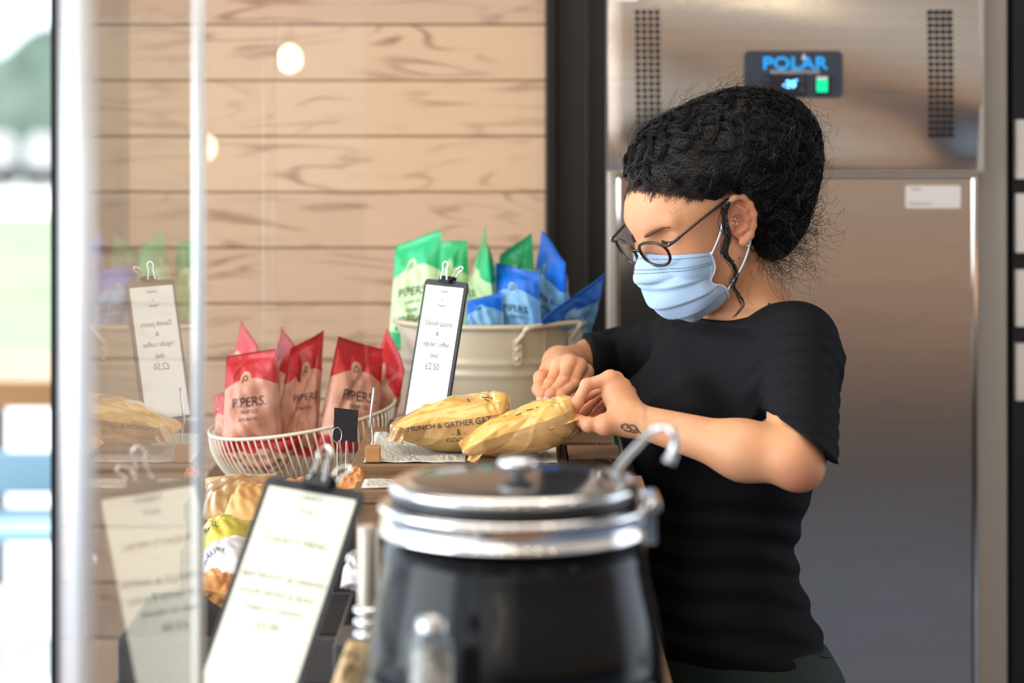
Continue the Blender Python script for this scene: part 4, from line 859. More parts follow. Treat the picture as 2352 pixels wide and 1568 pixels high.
# ---- head frame
psi, pit = math.radians(33), math.radians(27)
FW = np.array([-math.cos(pit)*math.cos(psi), -math.cos(pit)*math.sin(psi), -math.sin(pit)])
LF = np.array([math.sin(psi), -math.cos(psi), 0]); UP = np.cross(FW, LF)
if UP[2] < 0: UP = -UP
HO = np.array([.257, 3.283, 1.470]); HR = np.stack([FW, LF, UP])          # rows: world->local
def H2W(p): return HO+np.asarray(p, float)@HR
def W2H(P): return (P-HO)@HR.T
def head_local(q):
    q = q.copy(); m = np.stack([q[:, 0], np.abs(q[:, 1]), q[:, 2]], 1)
    d = ell(m, (-.014, 0, .038), (.097, .0745, .080))
    d = smin(d, ell(m, (.034, 0, .036), (.066, .063, .060)), .03)
    d = smin(d, ell(m, (.030, 0, -.028), (.062, .058, .080)), .03)
    d = smin(d, ell(m, (.062, 0, -.078), (.026, .026, .021)), .03)
    d = smin(d, cap(m, (.0, .052, -.042), (.060, .018, -.082), .016, .012), .028)       # jaw line
    d = smin(d, ell(m, (.064, .036, -.018), (.026, .024, .026)), .02)                   # cheek
    d = smin(d, cap(m, (.083, .012, .039), (.071, .045, .044), .0085, .0075), .012)     # brow
    d = smax(d, -(ell(m, (.106, .038, .0265), (.029, .019, .0125))), .010)                # socket
    d = smin(d, ell(m, (.0665, .0390, .0240), (.0135, .0150, .0120)), .003)             # closed lid
    d = smin(d, chain(m, [(.086, 0, .026), (.096, 0, .012), (.108, 0, -.008), (.114, 0, -.020)], [.008, .0065, .0075, .0095], .006), .010)
    d = smin(d, ell(m, (.102, .0095, -.0235), (.011, .007, .007)), .005)
    d = smin(d, ell(m, (.092, 0, -.050), (.012, .022, .006)), .006); d = smin(d, ell(m, (.091, 0, -.060), (.011, .018, .006)), .005)
    # near ear and far ear
    e = q.copy(); e[:, 1] = np.abs(q[:, 1])
    ec = np.array([-.004, .0735, .002])
    r = e-ec; an_ = math.radians(-6); x_ = r[:, 0]*math.cos(an_)-r[:, 2]*math.sin(an_); z_ = r[:, 0]*math.sin(an_)+r[:, 2]*math.cos(an_); y_ = r[:, 1]+x_*.35
    E = np.stack([x_, y_, z_], 1)/1.10
    hel = [(.010, .000, .004), (.013, .004, .016), (.009, .007, .026), (-.001, .009, .0315), (-.012, .009, .028), (-.018, .008, .017), (-.0185, .007, .003), (-.014, .006, -.011), (-.007, .005, -.021), (.001, .004, -.026)]
    eh = chain(E, hel, [.003, .0034, .0034, .0036, .0038, .0038, .0036, .0036, .0045, .0055], .003)
    eb = ell(E, (-.004, .001, .003), (.0165, .005, .027)); eb = smax(eb, -ell(E, (.0005, .0075, -.001), (.0078, .0075, .0105)), .003)
    ant = chain(E, [(-.003, .0055, .020), (-.0095, .006, .011), (-.0105, .0058, .0), (-.006, .005, -.010), (.001, .0045, -.013)], [.0022, .003, .0032, .003, .003], .003)
    ear = smin(smin(eh, eb, .003), ant, .003); ear = smin(ear, cap(E, (.0095, .0015, -.006), (.008, .003, .0), .0035), .003)
    return smin(d, ear, .0035)
# ---- skeleton
th0 = math.radians(35); TF = np.array([-math.cos(th0), -math.sin(th0), 0]); TL_ = np.array([math.sin(th0), -math.cos(th0), 0])
SHL = W(1838, 788, 3.20); SHR = W(1600, 790, 3.44)
ELL = W(1822, 1056, 3.03); WRL = W(1452, 962, 3.11)
ELR = W(1405, 838, 3.60); WRR = W(1285, 832, 3.40)
TOR = []      # z, centre xy, lateral half, depth half
for py, x0, x1, a, b in ((742, 1640, 1815, .070, .058), (765, 1585, 1850, .120, .066), (800, 1560, 1868, .148, .075), (860, 1535, 1868, .150, .088), (930, 1515, 1868, .145, .098), (1000, 1490, 1860, .142, .108), (1060, 1487, 1856, .136, .104), (1150, 1490, 1830, .122, .084), (1240, 1488, 1806, .116, .078), (1300, 1488, 1812, .118, .079), (1380, 1494, 1834, .129, .084), (1450, 1496, 1856, .142, .091), (1520, 1500, 1872, .152, .097), (1600, 1504, 1882, .157, .100)):
    Yc = 3.30; z = ZC-(py-HY)*Yc/FPX; TOR.append((z, ((x0+x1)/2-CXP)*Yc/FPX, Yc, a, b))
TOR = np.array(TOR[::-1])
def torso(P, off=0):
    z = P[:, 2]; zc_ = np.clip(z, TOR[0, 0], TOR[-1, 0])
    cx, cy, a, b = [np.interp(zc_, TOR[:, 0], TOR[:, i]) for i in (1, 2, 3, 4)]
    q = np.stack([P[:, 0]-cx, P[:, 1]-cy], 1); f = q@TF[:2]; l = q@TL_[:2]; a = a+off; b = b+off
    n = 2.3; k = (np.abs(l/a)**n+np.abs(f/b)**n)**(1/n)+1e-6; g = np.sqrt(l*l+f*f)/k; d2 = (k-1)*np.minimum(g, .16)
    dz = np.maximum(z-TOR[-1, 0]-off, TOR[0, 0]-z); return np.where(dz > 0, np.sqrt(np.maximum(d2, 0)**2+dz**2)+np.minimum(d2, 0)*.0, np.maximum(d2, dz*.9))
def pt3(px, py, Y): return W(px, py, Y)
# near (left) hand
nh = dict(
 palm=[WRL, pt3(1420, 905, 3.13), pt3(1398, 872, 3.14)],
 idx=[pt3(1402, 868, 3.125), pt3(1348, 884, 3.12), pt3(1325, 925, 3.115), pt3(1316, 950, 3.12)],
 mid=[pt3(1414, 872, 3.15), pt3(1356, 900, 3.17), pt3(1318, 930, 3.165), pt3(1302, 946, 3.16)],
 rng_=[pt3(1430, 886, 3.175), pt3(1374, 905, 3.20), pt3(1345, 940, 3.19), pt3(1330, 958, 3.18)],
 lit=[pt3(1444, 902, 3.19), pt3(1400, 915, 3.215), pt3(1374, 945, 3.205), pt3(1362, 960, 3.195)],
 thb=[pt3(1424, 960, 3.115), pt3(1390, 975, 3.10), pt3(1352, 975, 3.10), pt3(1324, 962, 3.115)])
fh = dict(
 idx=[pt3(1284, 838, 3.31), pt3(1264, 880, 3.285), pt3(1246, 908, 3.27), pt3(1240, 924, 3.262)],
 mid=[pt3(1308, 834, 3.305), pt3(1294, 874, 3.27), pt3(1266, 906, 3.25), pt3(1254, 922, 3.245)],
 rng_=[pt3(1330, 842, 3.31), pt3(1318, 880, 3.275), pt3(1288, 908, 3.25), pt3(1270, 922, 3.245)],
 lit=[pt3(1346, 856, 3.325), pt3(1338, 896, 3.29), pt3(1310, 914, 3.265), pt3(1292, 924, 3.255)],
 thb=[pt3(1262, 850, 3.36), pt3(1242, 868, 3.335), pt3(1238, 894, 3.31), pt3(1250, 918, 3.29)])
RF = [.0088, .0080, .0072, .0062]
def hands(P):
    d = cap(P, WRL, pt3(1420, 905, 3.13), .0205, .021)
    for nm, w in (('idx', .0105), ('mid', .0108), ('rng_', .0105), ('lit', .0098)):
        d = smin(d, cap(P, pt3(1436, 945, 3.125 if nm == 'idx' else 3.15), nh[nm][0], .015, w), .014)
    d = smin(d, cap(P, WRL+(-.006, .0, -.002), nh['thb'][1], .018, .0145), .014)
    fs = None
    for nm, s in (('idx', 1), ('mid', 1.02), ('rng_', .98), ('lit', .86), ('thb', 1.2)):
        e = chain(P, nh[nm], [r*s for r in RF], .003)
        for j in nh[nm][1:3]: e = smin(e, np.linalg.norm(P-j, axis=1)-RF[1]*s*1.04, .003)
        fs = e if fs is None else np.minimum(fs, e)
    d = smin(d, fs, .006)
    g = None
    for nm, w in (('idx', .0115), ('mid', .0115), ('rng_', .0110), ('lit', .0105)):
        e = cap(P, WRR+(0, -.005, -.002), fh[nm][0], .018, w); g = e if g is None else smin(g, e, .010)
    g = smin(g, cap(P, WRR, fh['thb'][0], .018, .014), .012)
    for nm in ('idx', 'mid', 'rng_', 'lit'): g = smin(g, np.linalg.norm(P-fh[nm][0]-np.array([0, -.002, .002]), axis=1)-.0098, .005)
    fs = None
    for nm, s in (('idx', 1), ('mid', 1.02), ('rng_', .98), ('lit', .86), ('thb', 1.2)):
        e = chain(P, fh[nm], [r*s for r in RF], .003)
        for j in fh[nm][1:3]: e = smin(e, np.linalg.norm(P-j, axis=1)-RF[1]*s*1.04, .003)
        fs = e if fs is None else np.minimum(fs, e)
    g = smin(g, fs, .006)
    return np.minimum(d, g)
def arms(P):
    m = ELL+(WRL-ELL)*.30+(0, 0, -.004); d = cap(P, SHL, ELL, .044, .034)
    d = smin(d, cap(P, ELL, m, .0315, .0330), .015); d = smin(d, cap(P, m, WRL, .0330, .0200), .03)
    d = smin(d, np.linalg.norm(P-(ELL+(.012, .0, -.012)), axis=1)-.024, .02)
    m2 = ELR+(WRR-ELR)*.3; g = cap(P, SHR, ELR, .045, .036); g = smin(g, cap(P, ELR, m2, .036, .034), .015); g = smin(g, cap(P, m2, WRR, .034, .0215), .03)
    return np.minimum(d, g)
NB = W(1735, 735, 3.335); NT = H2W((-.032, 0, -.035))
def neck(P):
    d = cap(P, NB+(0, 0, -.02), NT, .058, .050); d = smin(d, cap(P, H2W((.02, .0, -.075)), NB+TF*.012, .028, .028), .03)
    d = smin(d, cap(P, NB+(-.0, .0, .006), SHL+(-.01, .01, .006), .033, .028), .035); return smin(d, cap(P, NB+(0, 0, .002), SHR+(.01, 0, .0), .031, .028), .035)
def legs(P):
    hp = W(1702, 1560, 3.30); d = None
    for s in (-1, 1):
        a = hp+TL_*.078*s; a[2] = .82; k_ = a+TF*.015; k_[2] = .47; an_ = a.copy(); an_[2] = .09; to = an_+TF*.14; to[2] = .035
        e = smin(cap(P, a, k_, .082, .055), cap(P, k_, an_, .052, .036), .03); e = smin(e, cap(P, an_, to, .036, .026), .03); d = e if d is None else smin(d, e, .02)
    return d
def body(P):
    near = P[:, 2] > 1.25
    d = smin(torso(P), smin(arms(P), neck(P), .02), .03)
    d = smin(d, hands(P), .010)
    hd = head_local(W2H(P)); d = smin(d, hd, .018) if False else smin(d, hd, .012)
    return smin(d, legs(P), .03)
def bodyR(P):      # cheaper: split by box
    out = np.full(len(P), .5); return body(P)
ARMS_BUST = (W(1560, 960, 3.19), W(1500, 950, 3.36))
def folds(P):
    t = capt(P, SHL, ELL); near = np.exp(-(cap(P, SHL, ELL, .05)/.03)**2)*(t > .02)
    ph = t*44+4*wob(P, 12, 1.0); f = np.sin(ph)*(.6+.5*wob(P, 22, 6))*.0042*near*np.clip((t+.05)*5, 0, 1)
    t2 = capt(P, SHR, ELR); n2 = np.exp(-(cap(P, SHR, ELR, .05)/.03)**2)*(t2 > .05); f = f+np.sin(t2*26+3*wob(P, 14, 2))*.0024*n2
    z = P[:, 2]; wst = np.exp(-((z-1.02)/.09)**2)+.8*np.exp(-((z-.91)/.05)**2)
    f = f+wst*.0032*np.sin(z*150+3.0*wob(P, 16, 3)+P[:, 0]*18)*(1-near)
    f = f+.0042*np.sin((P[:, 0]*.75+P[:, 2]*.66)*70+2.5*wob(P, 10, 5))*np.exp(-((z-1.19)/.10)**2)*(1-near)*(1-n2)*.7
    return f
cutP = W(1822, 985, 3.03); cutN = nrm(np.array([.62, .10, .76]))
nl0, nl1, nl2 = W(1600, 728, 3.27), W(1836, 703, 3.31), W(1735, 741, 3.22)
cr_ = W(1352, 850, 3.5); crN = nrm(SHR-WRR+np.array([.05, 0, 0]))
def shirt(P):
    t = torso(P, .005)
    for b_ in ARMS_BUST: t = smin(t, np.linalg.norm(P-b_, axis=1)-.046, .06)
    a = smin(cap(P, SHL, ELL+(.010, .0, -.008), .051, .0445), cap(P, SHR, ELR, .055, .048), .01)
    fa = ELL+(WRL-ELL)*.25; a2 = cap(P, ELL, fa, .043, .042); a = smin(a, a2, .012)
    g2 = cap(P, ELR, ELR+(WRR-ELR)*.55, .048, .043); a = smin(a, g2, .012)
    y = smin(cap(P, NB+(-.0, .0, -.006), SHL+(-.01, .01, .004), .040, .038), cap(P, NB+(0, 0, -.004), SHR+(.01, 0, .004), .038, .038), .02)
    d = smin(smin(t, a, .045), y, .03)-folds(P)-.0012
    # neckline
    n_ = nrm(np.cross(nl1-nl0, nl2-nl0)); n_ = n_ if n_[2] > 0 else -n_
    near_neck = np.linalg.norm((P-NB)[:, :2], axis=1)-.088
    d = smax(d, -smax(-((P-nl0)@n_), near_neck, .015), .006)
    d = smax(d, -((P-cutP)@cutN)*np.where(np.linalg.norm(P-ELL, axis=1) < .14, 1, 0)-np.where(np.linalg.norm(P-ELL, axis=1) < .14, 0, 1), .002)
    dr = -((P-W(1349, 835, 3.50))@nrm([1, .12, 0])); d = smax(d, np.where(P[:, 1] > 3.27, dr, -1), .002)
    zh = .884+.02*((P-TOR[0, 1:2].repeat(3)*0)[:, 0]-.30)*2; d = smax(d, zh-P[:, 2], .004)
    return d
def pants(P):
    d = smin(torso(P, .0035), legs(P)-.012, .03); d = d-.0016*np.sin(P[:, 2]*60+3*wob(P, 18, 4))*(P[:, 2] < .85)
    d = smax(d, P[:, 2]-.905, .003); return smax(d, .05-P[:, 2], .003)
wm = thing('person', 'woman in black top, glasses and blue face mask bending over bread bags', 'person', (TOR[0, 1], 3.3, 0))
R_ = bpy.context.scene.get('bodyres', 0) or 1.0
def fl(V):        # flushed knuckles, ears, elbow
    f = np.zeros(len(V))
    for nm in ('idx', 'mid', 'rng_', 'lit', 'thb'):
        for H_ in (nh, fh):
            if nm in H_:
                for j, w in zip(H_[nm], (.35, .35, .35, .6)): f = np.maximum(f, w*np.exp(-(np.linalg.norm(V-j, axis=1)/.014)**2))
    f = np.maximum(f, .5*np.exp(-(np.linalg.norm(V-H2W((-.006, .078, .004)), axis=1)/.03)**2))
    f = np.maximum(f, .6*np.exp(-(np.linalg.norm(V-(ELL+(.01, -.02, -.03)), axis=1)/.03)**2))
    f = np.maximum(f, .35*np.exp(-(np.linalg.norm(V-H2W((.075, .045, -.02)), axis=1)/.03)**2))
    return f
hb0 = HO-.16; hb1 = HO+.16
parts_ = []
def clipmesh(V, Fq, keep):
    k = keep[Fq].all(1); Fk = Fq[k]; u = np.unique(Fk); mp = np.full(len(V), -1); mp[u] = np.arange(len(u)); return V[u], mp[Fk]
boxH = (HO-np.array([.15, .14, .125]), HO+np.array([.14, .14, .16])); boxN = (np.array([.02, 3.04, 1.14]), np.array([.175, 3.44, 1.30]))
def inside(V, b, m=0): return ((V > b[0]+m) & (V < b[1]-m)).all(1)
V1, F1 = surfnet(body, boxH[0], boxH[1], .0016); V2, F2 = surfnet(body, boxN[0], boxN[1], .0016)
V3, F3 = surfnet(body, (-.02, 2.92, .0), (.56, 3.72, 1.5), .0042)
V3, F3 = clipmesh(V3, F3, ~(inside(V3, boxH, .010) | inside(V3, boxN, .010)))
V1, F1 = clipmesh(V1, F1, inside(V1, boxH, .0012)); V2, F2 = clipmesh(V2, F2, inside(V2, boxN, .0012))
Vb, Fb = join((V1, F1), (V2, F2), (V3, F3))
bd = part(wm, 'body', (Vb, Fb), M['skin'], attr=fl(Vb))
sv = surfnet(shirt, (.05, 2.92, .86), (.52, 3.74, 1.40), .0034); part(wm, 'shirt', sv, M['shirt'])
pv = surfnet(pants, (.08, 3.05, .03), (.52, 3.56, .93), .005); pn = part(wm, 'trousers', pv, M['pants'])
# pocket seam and belt loop
def onp(F, pts, off=.001): return project(F, [W(*p) for p in pts], off)
P = onp(pants, [(1790, 1536, 3.2), (1830, 1532, 3.2), (1870, 1524, 3.2), (1898, 1515, 3.22)]); part(wm, 'pocket_seam', tube(smooth_path(P, 4), .0012, 6), M['pants'], parent=pn)
P = onp(pants, [(1840, 1492, 3.2), (1842, 1504, 3.2), (1844, 1512, 3.2)], .002); part(wm, 'belt_loop', tube(P, .004, 6), M['pants'], parent=pn)
for k_ in (0, 1):
    sh_ = wm; c_ = wm.location
hp = np.array([W(1702, 1560, 3.30)[0], 3.30]); 
for s in (-1, 1):
    a = np.array([hp[0], 3.3, 0])+TL_*.078*s; a[2] = .045; 
    part(wm, 'shoe', (lambda r_: (r_[0], r_[1]))(ellipsoid(a+TF*.055, (.135, .05, .044), 28, 14, np.stack([TF, TL_, [0, 0, 1]]))), M['board_black'])
# ---- face details
hb = lambda P: head_local(W2H(P))
def faceat(y, z, off=0):
    lo_, hi_ = .02, .14
    for _ in range(26):
        mid = (lo_+hi_)/2
        if head_local(np.array([[mid, y, z]]))[0]-off > 0: hi_ = mid
        else: lo_ = mid
    return H2W((hi_, y, z))
for s in (1, -1):
    P = np.array([faceat(s*y, z, .0006) for y, z in ((.014, .0335), (.022, .0360), (.031, .0385), (.041, .0405), (.050, .0390))])
    part(wm, 'eyebrow', tube(smooth_path(P, 5), [.0010+.0015*math.sin(math.pi*min(1, k/20+.15)) for k in range(len(smooth_path(P, 5)))], 6), M['brow'])
    P = np.array([faceat(s*y, z, .0004) for y, z in ((.027, .0205), (.032, .0180), (.039, .0170), (.047, .0185), (.053, .0225))]); P = smooth_path(P, 5)
    vs = [tube(P, .0012, 6)]
    P = smooth_path(P, 2)
    for k in range(3, len(P)-1): vs.append(tube([P[k], P[k]+FW*.002-UP*.0015, P[k]+FW*.0045-UP*.0022+LF*s*.0012], [.0003, .00022, .0001], 4))
    part(wm, 'eyelashes', join(*vs), M['lash'])
# mask: shell over nose, mouth and chin
MC = np.array([.022, 0, -.045])
def rayr(dirs):
    lo_ = np.full(len(dirs), .02); hi_ = np.full(len(dirs), .16)
    for _ in range(22):
        mid = (lo_+hi_)/2; d = head_noear(MC+dirs*mid[:, None]); hi_ = np.where(d > 0, mid, hi_); lo_ = np.where(d > 0, lo_, mid)
    return hi_
def head_noear(m_):
    m = np.stack([m_[:, 0], np.abs(m_[:, 1]), m_[:, 2]], 1)
    d = ell(m, (.034, 0, .036), (.066, .063, .060)); d = smin(d, ell(m, (.030, 0, -.028), (.062, .058, .080)), .03)
    d = smin(d, ell(m, (.062, 0, -.078), (.026, .026, .021)), .03); d = smin(d, cap(m, (.0, .052, -.042), (.060, .018, -.082), .016, .012), .028)
    d = smin(d, ell(m, (.064, .036, -.018), (.026, .024, .026)), .02)
    return smin(d, chain(m, [(.086, 0, .026), (.096, 0, .012), (.108, 0, -.008), (.114, 0, -.020)], [.008, .0065, .0075, .0095], .006), .012)
nu, nv = 90, 110; us = np.linspace(-1, 1, nu); vs_ = np.linspace(0, 1, nv); U, V = np.meshgrid(us, vs_, indexing='ij')
def mask_pt(U, V, lift=0):
    top = .585-.20*np.abs(U)**1.6; bot = -.90-.05*np.abs(U)**2
    side = .055*np.exp(-((V-.42)/.13)**2)*np.clip(np.abs(U)*3-2, 0, 1)
    el = top+(bot-top)*V; az = U*(1.22-.20*np.abs(V-.25)**1.2*0+.18*np.clip(V-.35, 0, 1)-4.2*side)
    dr_ = np.stack([np.cos(el)*np.cos(az), np.cos(el)*np.sin(az), np.sin(el)], -1); sh = dr_.shape[:-1]; r = rayr(dr_.reshape(-1, 3)).reshape(sh)
    cen_ = np.clip(1-np.abs(U)**2.2, 0, 1); tent = .007*np.sin(np.pi*np.clip(V*1.15, 0, 1))**.8*cen_
    r0_ = rayr(np.stack([np.cos(el), 0*el, np.sin(el)], -1).reshape(-1, 3)).reshape(sh); r = np.maximum(r, (r0_+.001)*(1-.62*np.abs(U)))
    r = np.where(V > .25, np.maximum(r, .088-.030*np.abs(U)**1.5-.014*np.clip(V-.6, 0, 1)), r)
    pl_ = 0
    for v0, am in ((.34, .0042), (.55, .0048), (.76, .004)):
        vv = V-(v0+.06*(1-np.abs(U))*np.where(v0 > .5, 1, -.2)*0-(.10*(v0-.3))*np.abs(U)); pl_ = pl_+am*(1/(1+np.exp(-(-vv)/.006)))*np.clip(1-(-vv)/.16, 0, 1)*(vv < .02)*(.35+.65*cen_)
    r = r+.0036+tent+pl_+lift+.0009*np.sin(9*U+14*V)*(V > .3)
    return MC+dr_*r[..., None]
Pm = mask_pt(U, V)
def msmooth(A, n):
    for _ in range(n):
        B = A.copy(); B[1:-1] = .25*A[:-2]+.5*A[1:-1]+.25*A[2:]; B[:, 1:-1] = .25*B[:, :-2]+.5*B[:, 1:-1]+.25*B[:, 2:]; A = B
    return A
Pm = msmooth(Pm, 2); Pi = Pm-(Pm-MC)*.012
mv = np.vstack([H2W(Pm.reshape(-1, 3)), H2W(Pi.reshape(-1, 3))]); mf = gridfaces(nu, nv)+gridfaces(nu, nv, nu*nv, True)
ring = [i*nv for i in range(nu)]+[(nu-1)*nv+j for j in range(1, nv)]+[i*nv+nv-1 for i in range(nu-2, -1, -1)]+[j for j in range(nv-2, 0, -1)]
mf += [(ring[i], ring[(i+1) % len(ring)], nu*nv+ring[(i+1) % len(ring)], nu*nv+ring[i]) for i in range(len(ring))]
mk_ = part(wm, 'face_mask', (mv, mf), M['mask_blue'], label='pleated pale blue surgical mask')
def mcurve(us_, vs__, lift=.0006):
    q_ = mask_pt(np.asarray(us_, float)[None], np.asarray(vs__, float)[None], lift)[0]; return H2W(q_)
# welded dotted lines and binding
dots = []
for v0 in (.045, .14, .17):
    Pd = mcurve(np.linspace(-.97, .97, 150), np.full(150, v0), .0009)
    for k in range(0, 148, 2): dots.append(tube(Pd[k:k+2], .0005, 4))
part(wm, 'stitched_line', join(*dots), M['mask_dot'], parent=mk_)
for s in (-1, 1):
    Pe = mcurve(np.full(30, s*.985), np.linspace(.0, 1, 30), .0006); part(wm, 'edge_binding', tube(Pe, .0016, 6), M['mask_white'], parent=mk_)
    dots = []
    for v0 in np.linspace(.22, .62, 20):
        q_ = mcurve([s*.90, s*.97], [v0, v0], .0008); dots.append(tube(q_, .0005, 4))
    part(wm, 'weld_mark', join(*dots), M['mask_white'], parent=mk_)
    a = mcurve([s*.97], [.05])[0]; b = mcurve([s*.985], [.70])[0]
    et = H2W((.010, s*.080, .030)); eb_ = H2W((-.012, s*.080, -.026))
    part(wm, 'ear_loop', join(tube(smooth_path([a, (a+et)/2+LF*s*.006, et, H2W((-.006, s*.079, .034))], 6), .0013, 8), tube(smooth_path([b, (b+eb_)/2+LF*s*.008, eb_, H2W((-.020, s*.074, -.010))], 6), .0013, 8)), M['mask_white'], parent=mk_)
# glasses
GL = thing  # (kept as children of the woman)
gx, gz_ = .1135, .0125
gpar = None
def lens_ring(s, n=40):
    P = []
    for k in range(n):
        a = 2*np.pi*k/n; y = .0245*np.sign(math.cos(a))*abs(math.cos(a))**.85; z = .0185*np.sign(math.sin(a))*abs(math.sin(a))**.85
        z *= (1 if z > 0 else 1.0); y *= (1+.06*(z/.02))
        P.append((gx-.010*((.033+y*s)/.06)**2*1.0+.14*z*.9-.002, s*.0315+y, gz_+z))
    return np.array(P)
fr_ = []
for s in (1, -1): fr_.append(tube(H2W(lens_ring(s)), .0021, 8, closed=True))
fr_.append(tube(smooth_path(H2W([(gx+.0, .0095, gz_+.006), (gx+.003, 0, gz_+.0085), (gx+.0, -.0095, gz_+.006)]), 6), .0019, 8))
gfr = part(wm, 'glasses_frame', join(*fr_), M['tortoise'], label='thin tortoiseshell glasses frame')
for s in (1, -1):
    L_ = H2W(lens_ring(s)); n = len(L_); part(wm, 'lens', (np.vstack([L_, L_-FW*.0012]), [tuple(range(n)), tuple(range(n, 2*n))[::-1]]+[(i, (i+1) % n, n+(i+1) % n, n+i) for i in range(n)]), M['lens'], False, parent=gfr)
    hx = [(gx-.009, s*.0585, gz_+.012), (gx-.014, s*.0665, gz_+.013), (.06, s*.0725, gz_+.019), (.012, s*.0775, .037), (-.004, s*.078, .036), (-.02, s*.074, .020)]
    part(wm, 'temple', tube(smooth_path(H2W(hx), 6), .0019, 8), M['glasses'], parent=gfr, label='black temple arm')
    part(wm, 'hinge_stud', ellipsoid(H2W((gx-.011, s*.0655, gz_+.0145)), (.0013,)*3, 8, 6), M['chrome'], parent=gfr)
# earrings
def ringat(c, r, nrm_, m_, w=.0006, arc=2*np.pi):
    a = nrm(np.cross(nrm_, UP)); b = np.cross(nrm_, a); return tube([c+a*r*math.cos(x)+b*r*math.sin(x) for x in np.linspace(0, arc, 22)], w, 6)
for (x, y, z), r in (((.0045, .0815, .0075), .0042), ((-.0005, .0805, -.0275), .005)):
    part(wm, 'earring', ringat(H2W((x, y, z)), r, nrm(FW+LF*.6), M, .0007), M['chrome'], label='small silver ring')
for x, y, z in ((.0045, .0845, .0035), (-.008, .0835, -.0175), (-.0005, .084, -.0325)):
    part(wm, 'earring', ellipsoid(H2W((x, y, z)), (.0016,)*3, 10, 8), M['chrome'], label='small silver ball stud')
# nails
for H_, nm, nd in ((nh, 'idx', (-.5, -.85, .3)), (fh, 'idx', (-.3, -.9, .4)), (fh, 'mid', (-.2, -.95, .4)), (fh, 'rng_', (0, -.95, .4)), (fh, 'lit', (0, -.95, .35))):
    a, b = H_[nm][-2], H_[nm][-1]; ax = nrm(b-a); nn = nrm(np.array(nd)-ax*np.dot(nd, ax)); sd = np.cross(ax, nn)
    v_, f_ = ellipsoid((0, 0, 0), (.0058, .0040, .0012), 16, 8, np.stack([ax, sd, nn])); part(wm, 'fingernail', (v_+b-ax*.0005+nn*.0056, f_), M['nail'])
# tattoo on the inside of the wrist
tt = []
for pts in ([(1430, 992), (1426, 982), (1434, 976), (1441, 980), (1438, 988)], [(1444, 980), (1452, 978), (1459, 985), (1462, 994), (1458, 1004)], [(1446, 992), (1452, 996), (1454, 1003), (1448, 1006)], [(1432, 996), (1438, 1002), (1446, 1002)], [(1456, 990), (1464, 997), (1468, 1003)], [(1442, 985), (1447, 990), (1444, 997)]):
    P = project(body, [W(x, y, 3.08) for x, y in pts], .0002); tt.append(tube(smooth_path(P, 4), .0011, 6))
part(wm, 'tattoo', join(*tt), M['tattoo'])
P = project(body, [W(1769, 682, 3.25), W(1716, 612, 3.2), W(1702, 618, 3.2)], 0)
part(wm, 'mole', join(*[ellipsoid(p_, (r_,)*3, 8, 6) for p_, r_ in zip(P, (.0026, .0011, .0012))]), M['brow'])
# ---- hair
HC = [(W(1568, 378, 3.27), (.068, .072, .058)), (W(1640, 395, 3.27), (.085, .080, .085)), (W(1725, 350, 3.27), (.082, .078, .072)), (W(1768, 340, 3.27), (.056, .064, .064)), (W(1762, 440, 3.29), (.058, .070, .075)), (W(1745, 520, 3.31), (.038, .055, .045)), (W(1690, 285, 3.27), (.056, .055, .034))]
def hairf(P, fine=True):
    d = None
    for c_, r_ in HC:
        e = ell(P, c_, r_); d = e if d is None else smin(d, e, .03)
    q = W2H(P); sc = ell(q, (-.014, 0, .040), (.104, .081, .088)); d = smin(d, sc, .03)
    # hairline: keep only what lies above and behind it, clear of the face and the ear
    line = .058+.55*np.clip(.055-q[:, 0], -.2, 0)*0
    hl = np.interp(q[:, 0], [-.05, -.031, -.026, -.018, .015, .035, .060, .085, .12], [-.085, -.070, .020, .044, .041, .055, .073, .084, .086])
    hl = np.where(np.abs(q[:, 1]) > .02, hl, hl)
    m = (hl-q[:, 2])*.75
    d = d+.013*np.clip(1+m/.030, 0, 1)**2*(q[:, 0] > -.02)
    d = smax(d, m, .006)
    if fine: d = d-.0040*wob(P, 75, 1)-.0014*np.sin((P[:, 0]+P[:, 2])*170+6*wob(P, 50, 2))
    return d
hv = surfnet(hairf, (.10, 3.13, 1.36), (.46, 3.42, 1.70), .0034)
hr = part(wm, 'hair', hv, M['hair'], label='black curly hair pinned up in a loose bun')
hs = lambda P: hairf(P, False)
Vh, Fh = hv; Vh = np.asarray(Vh); BUN = W(1765, 330, 3.27)
def strands(n, seed, step, ns, r0, lift, curl, loose, pick=None, rad3=3):
    r = np.random.default_rng(seed); cand = Vh if pick is None else Vh[pick(Vh)]; P = cand[r.integers(0, len(cand), n)].copy(); P = project(hs, P, lift, 3)
    ph = r.uniform(0, 6.28, n); fq = r.uniform(.7, 1.4, n); tgt = BUN+r.normal(0, .03, (n, 3)); pts = [P.copy()]; dr0 = r.normal(0, 1, (n, 3))
    for k in range(ns):
        nn = grad(hs, P); d = tgt-P; d = d-nn*(d*nn).sum(1)[:, None]; d /= np.linalg.norm(d, axis=1)[:, None]+1e-9; sd = np.cross(nn, d)
        sw = np.sin(k*.55*fq+ph)*curl; mv_ = d+sd*sw[:, None]+dr0*.12+nn*(loose*(.5+.5*np.sin(ph*3))+np.cos(k*.55*fq+ph)*curl*.35*(loose > 0))[:, None]
        P = P+mv_*step
        dd = hs(P); P = np.where((dd < lift)[:, None] | (loose == 0), P-nn*((dd-lift)[:, None]), P); pts.append(P.copy())
    A = np.stack(pts, 1); return A
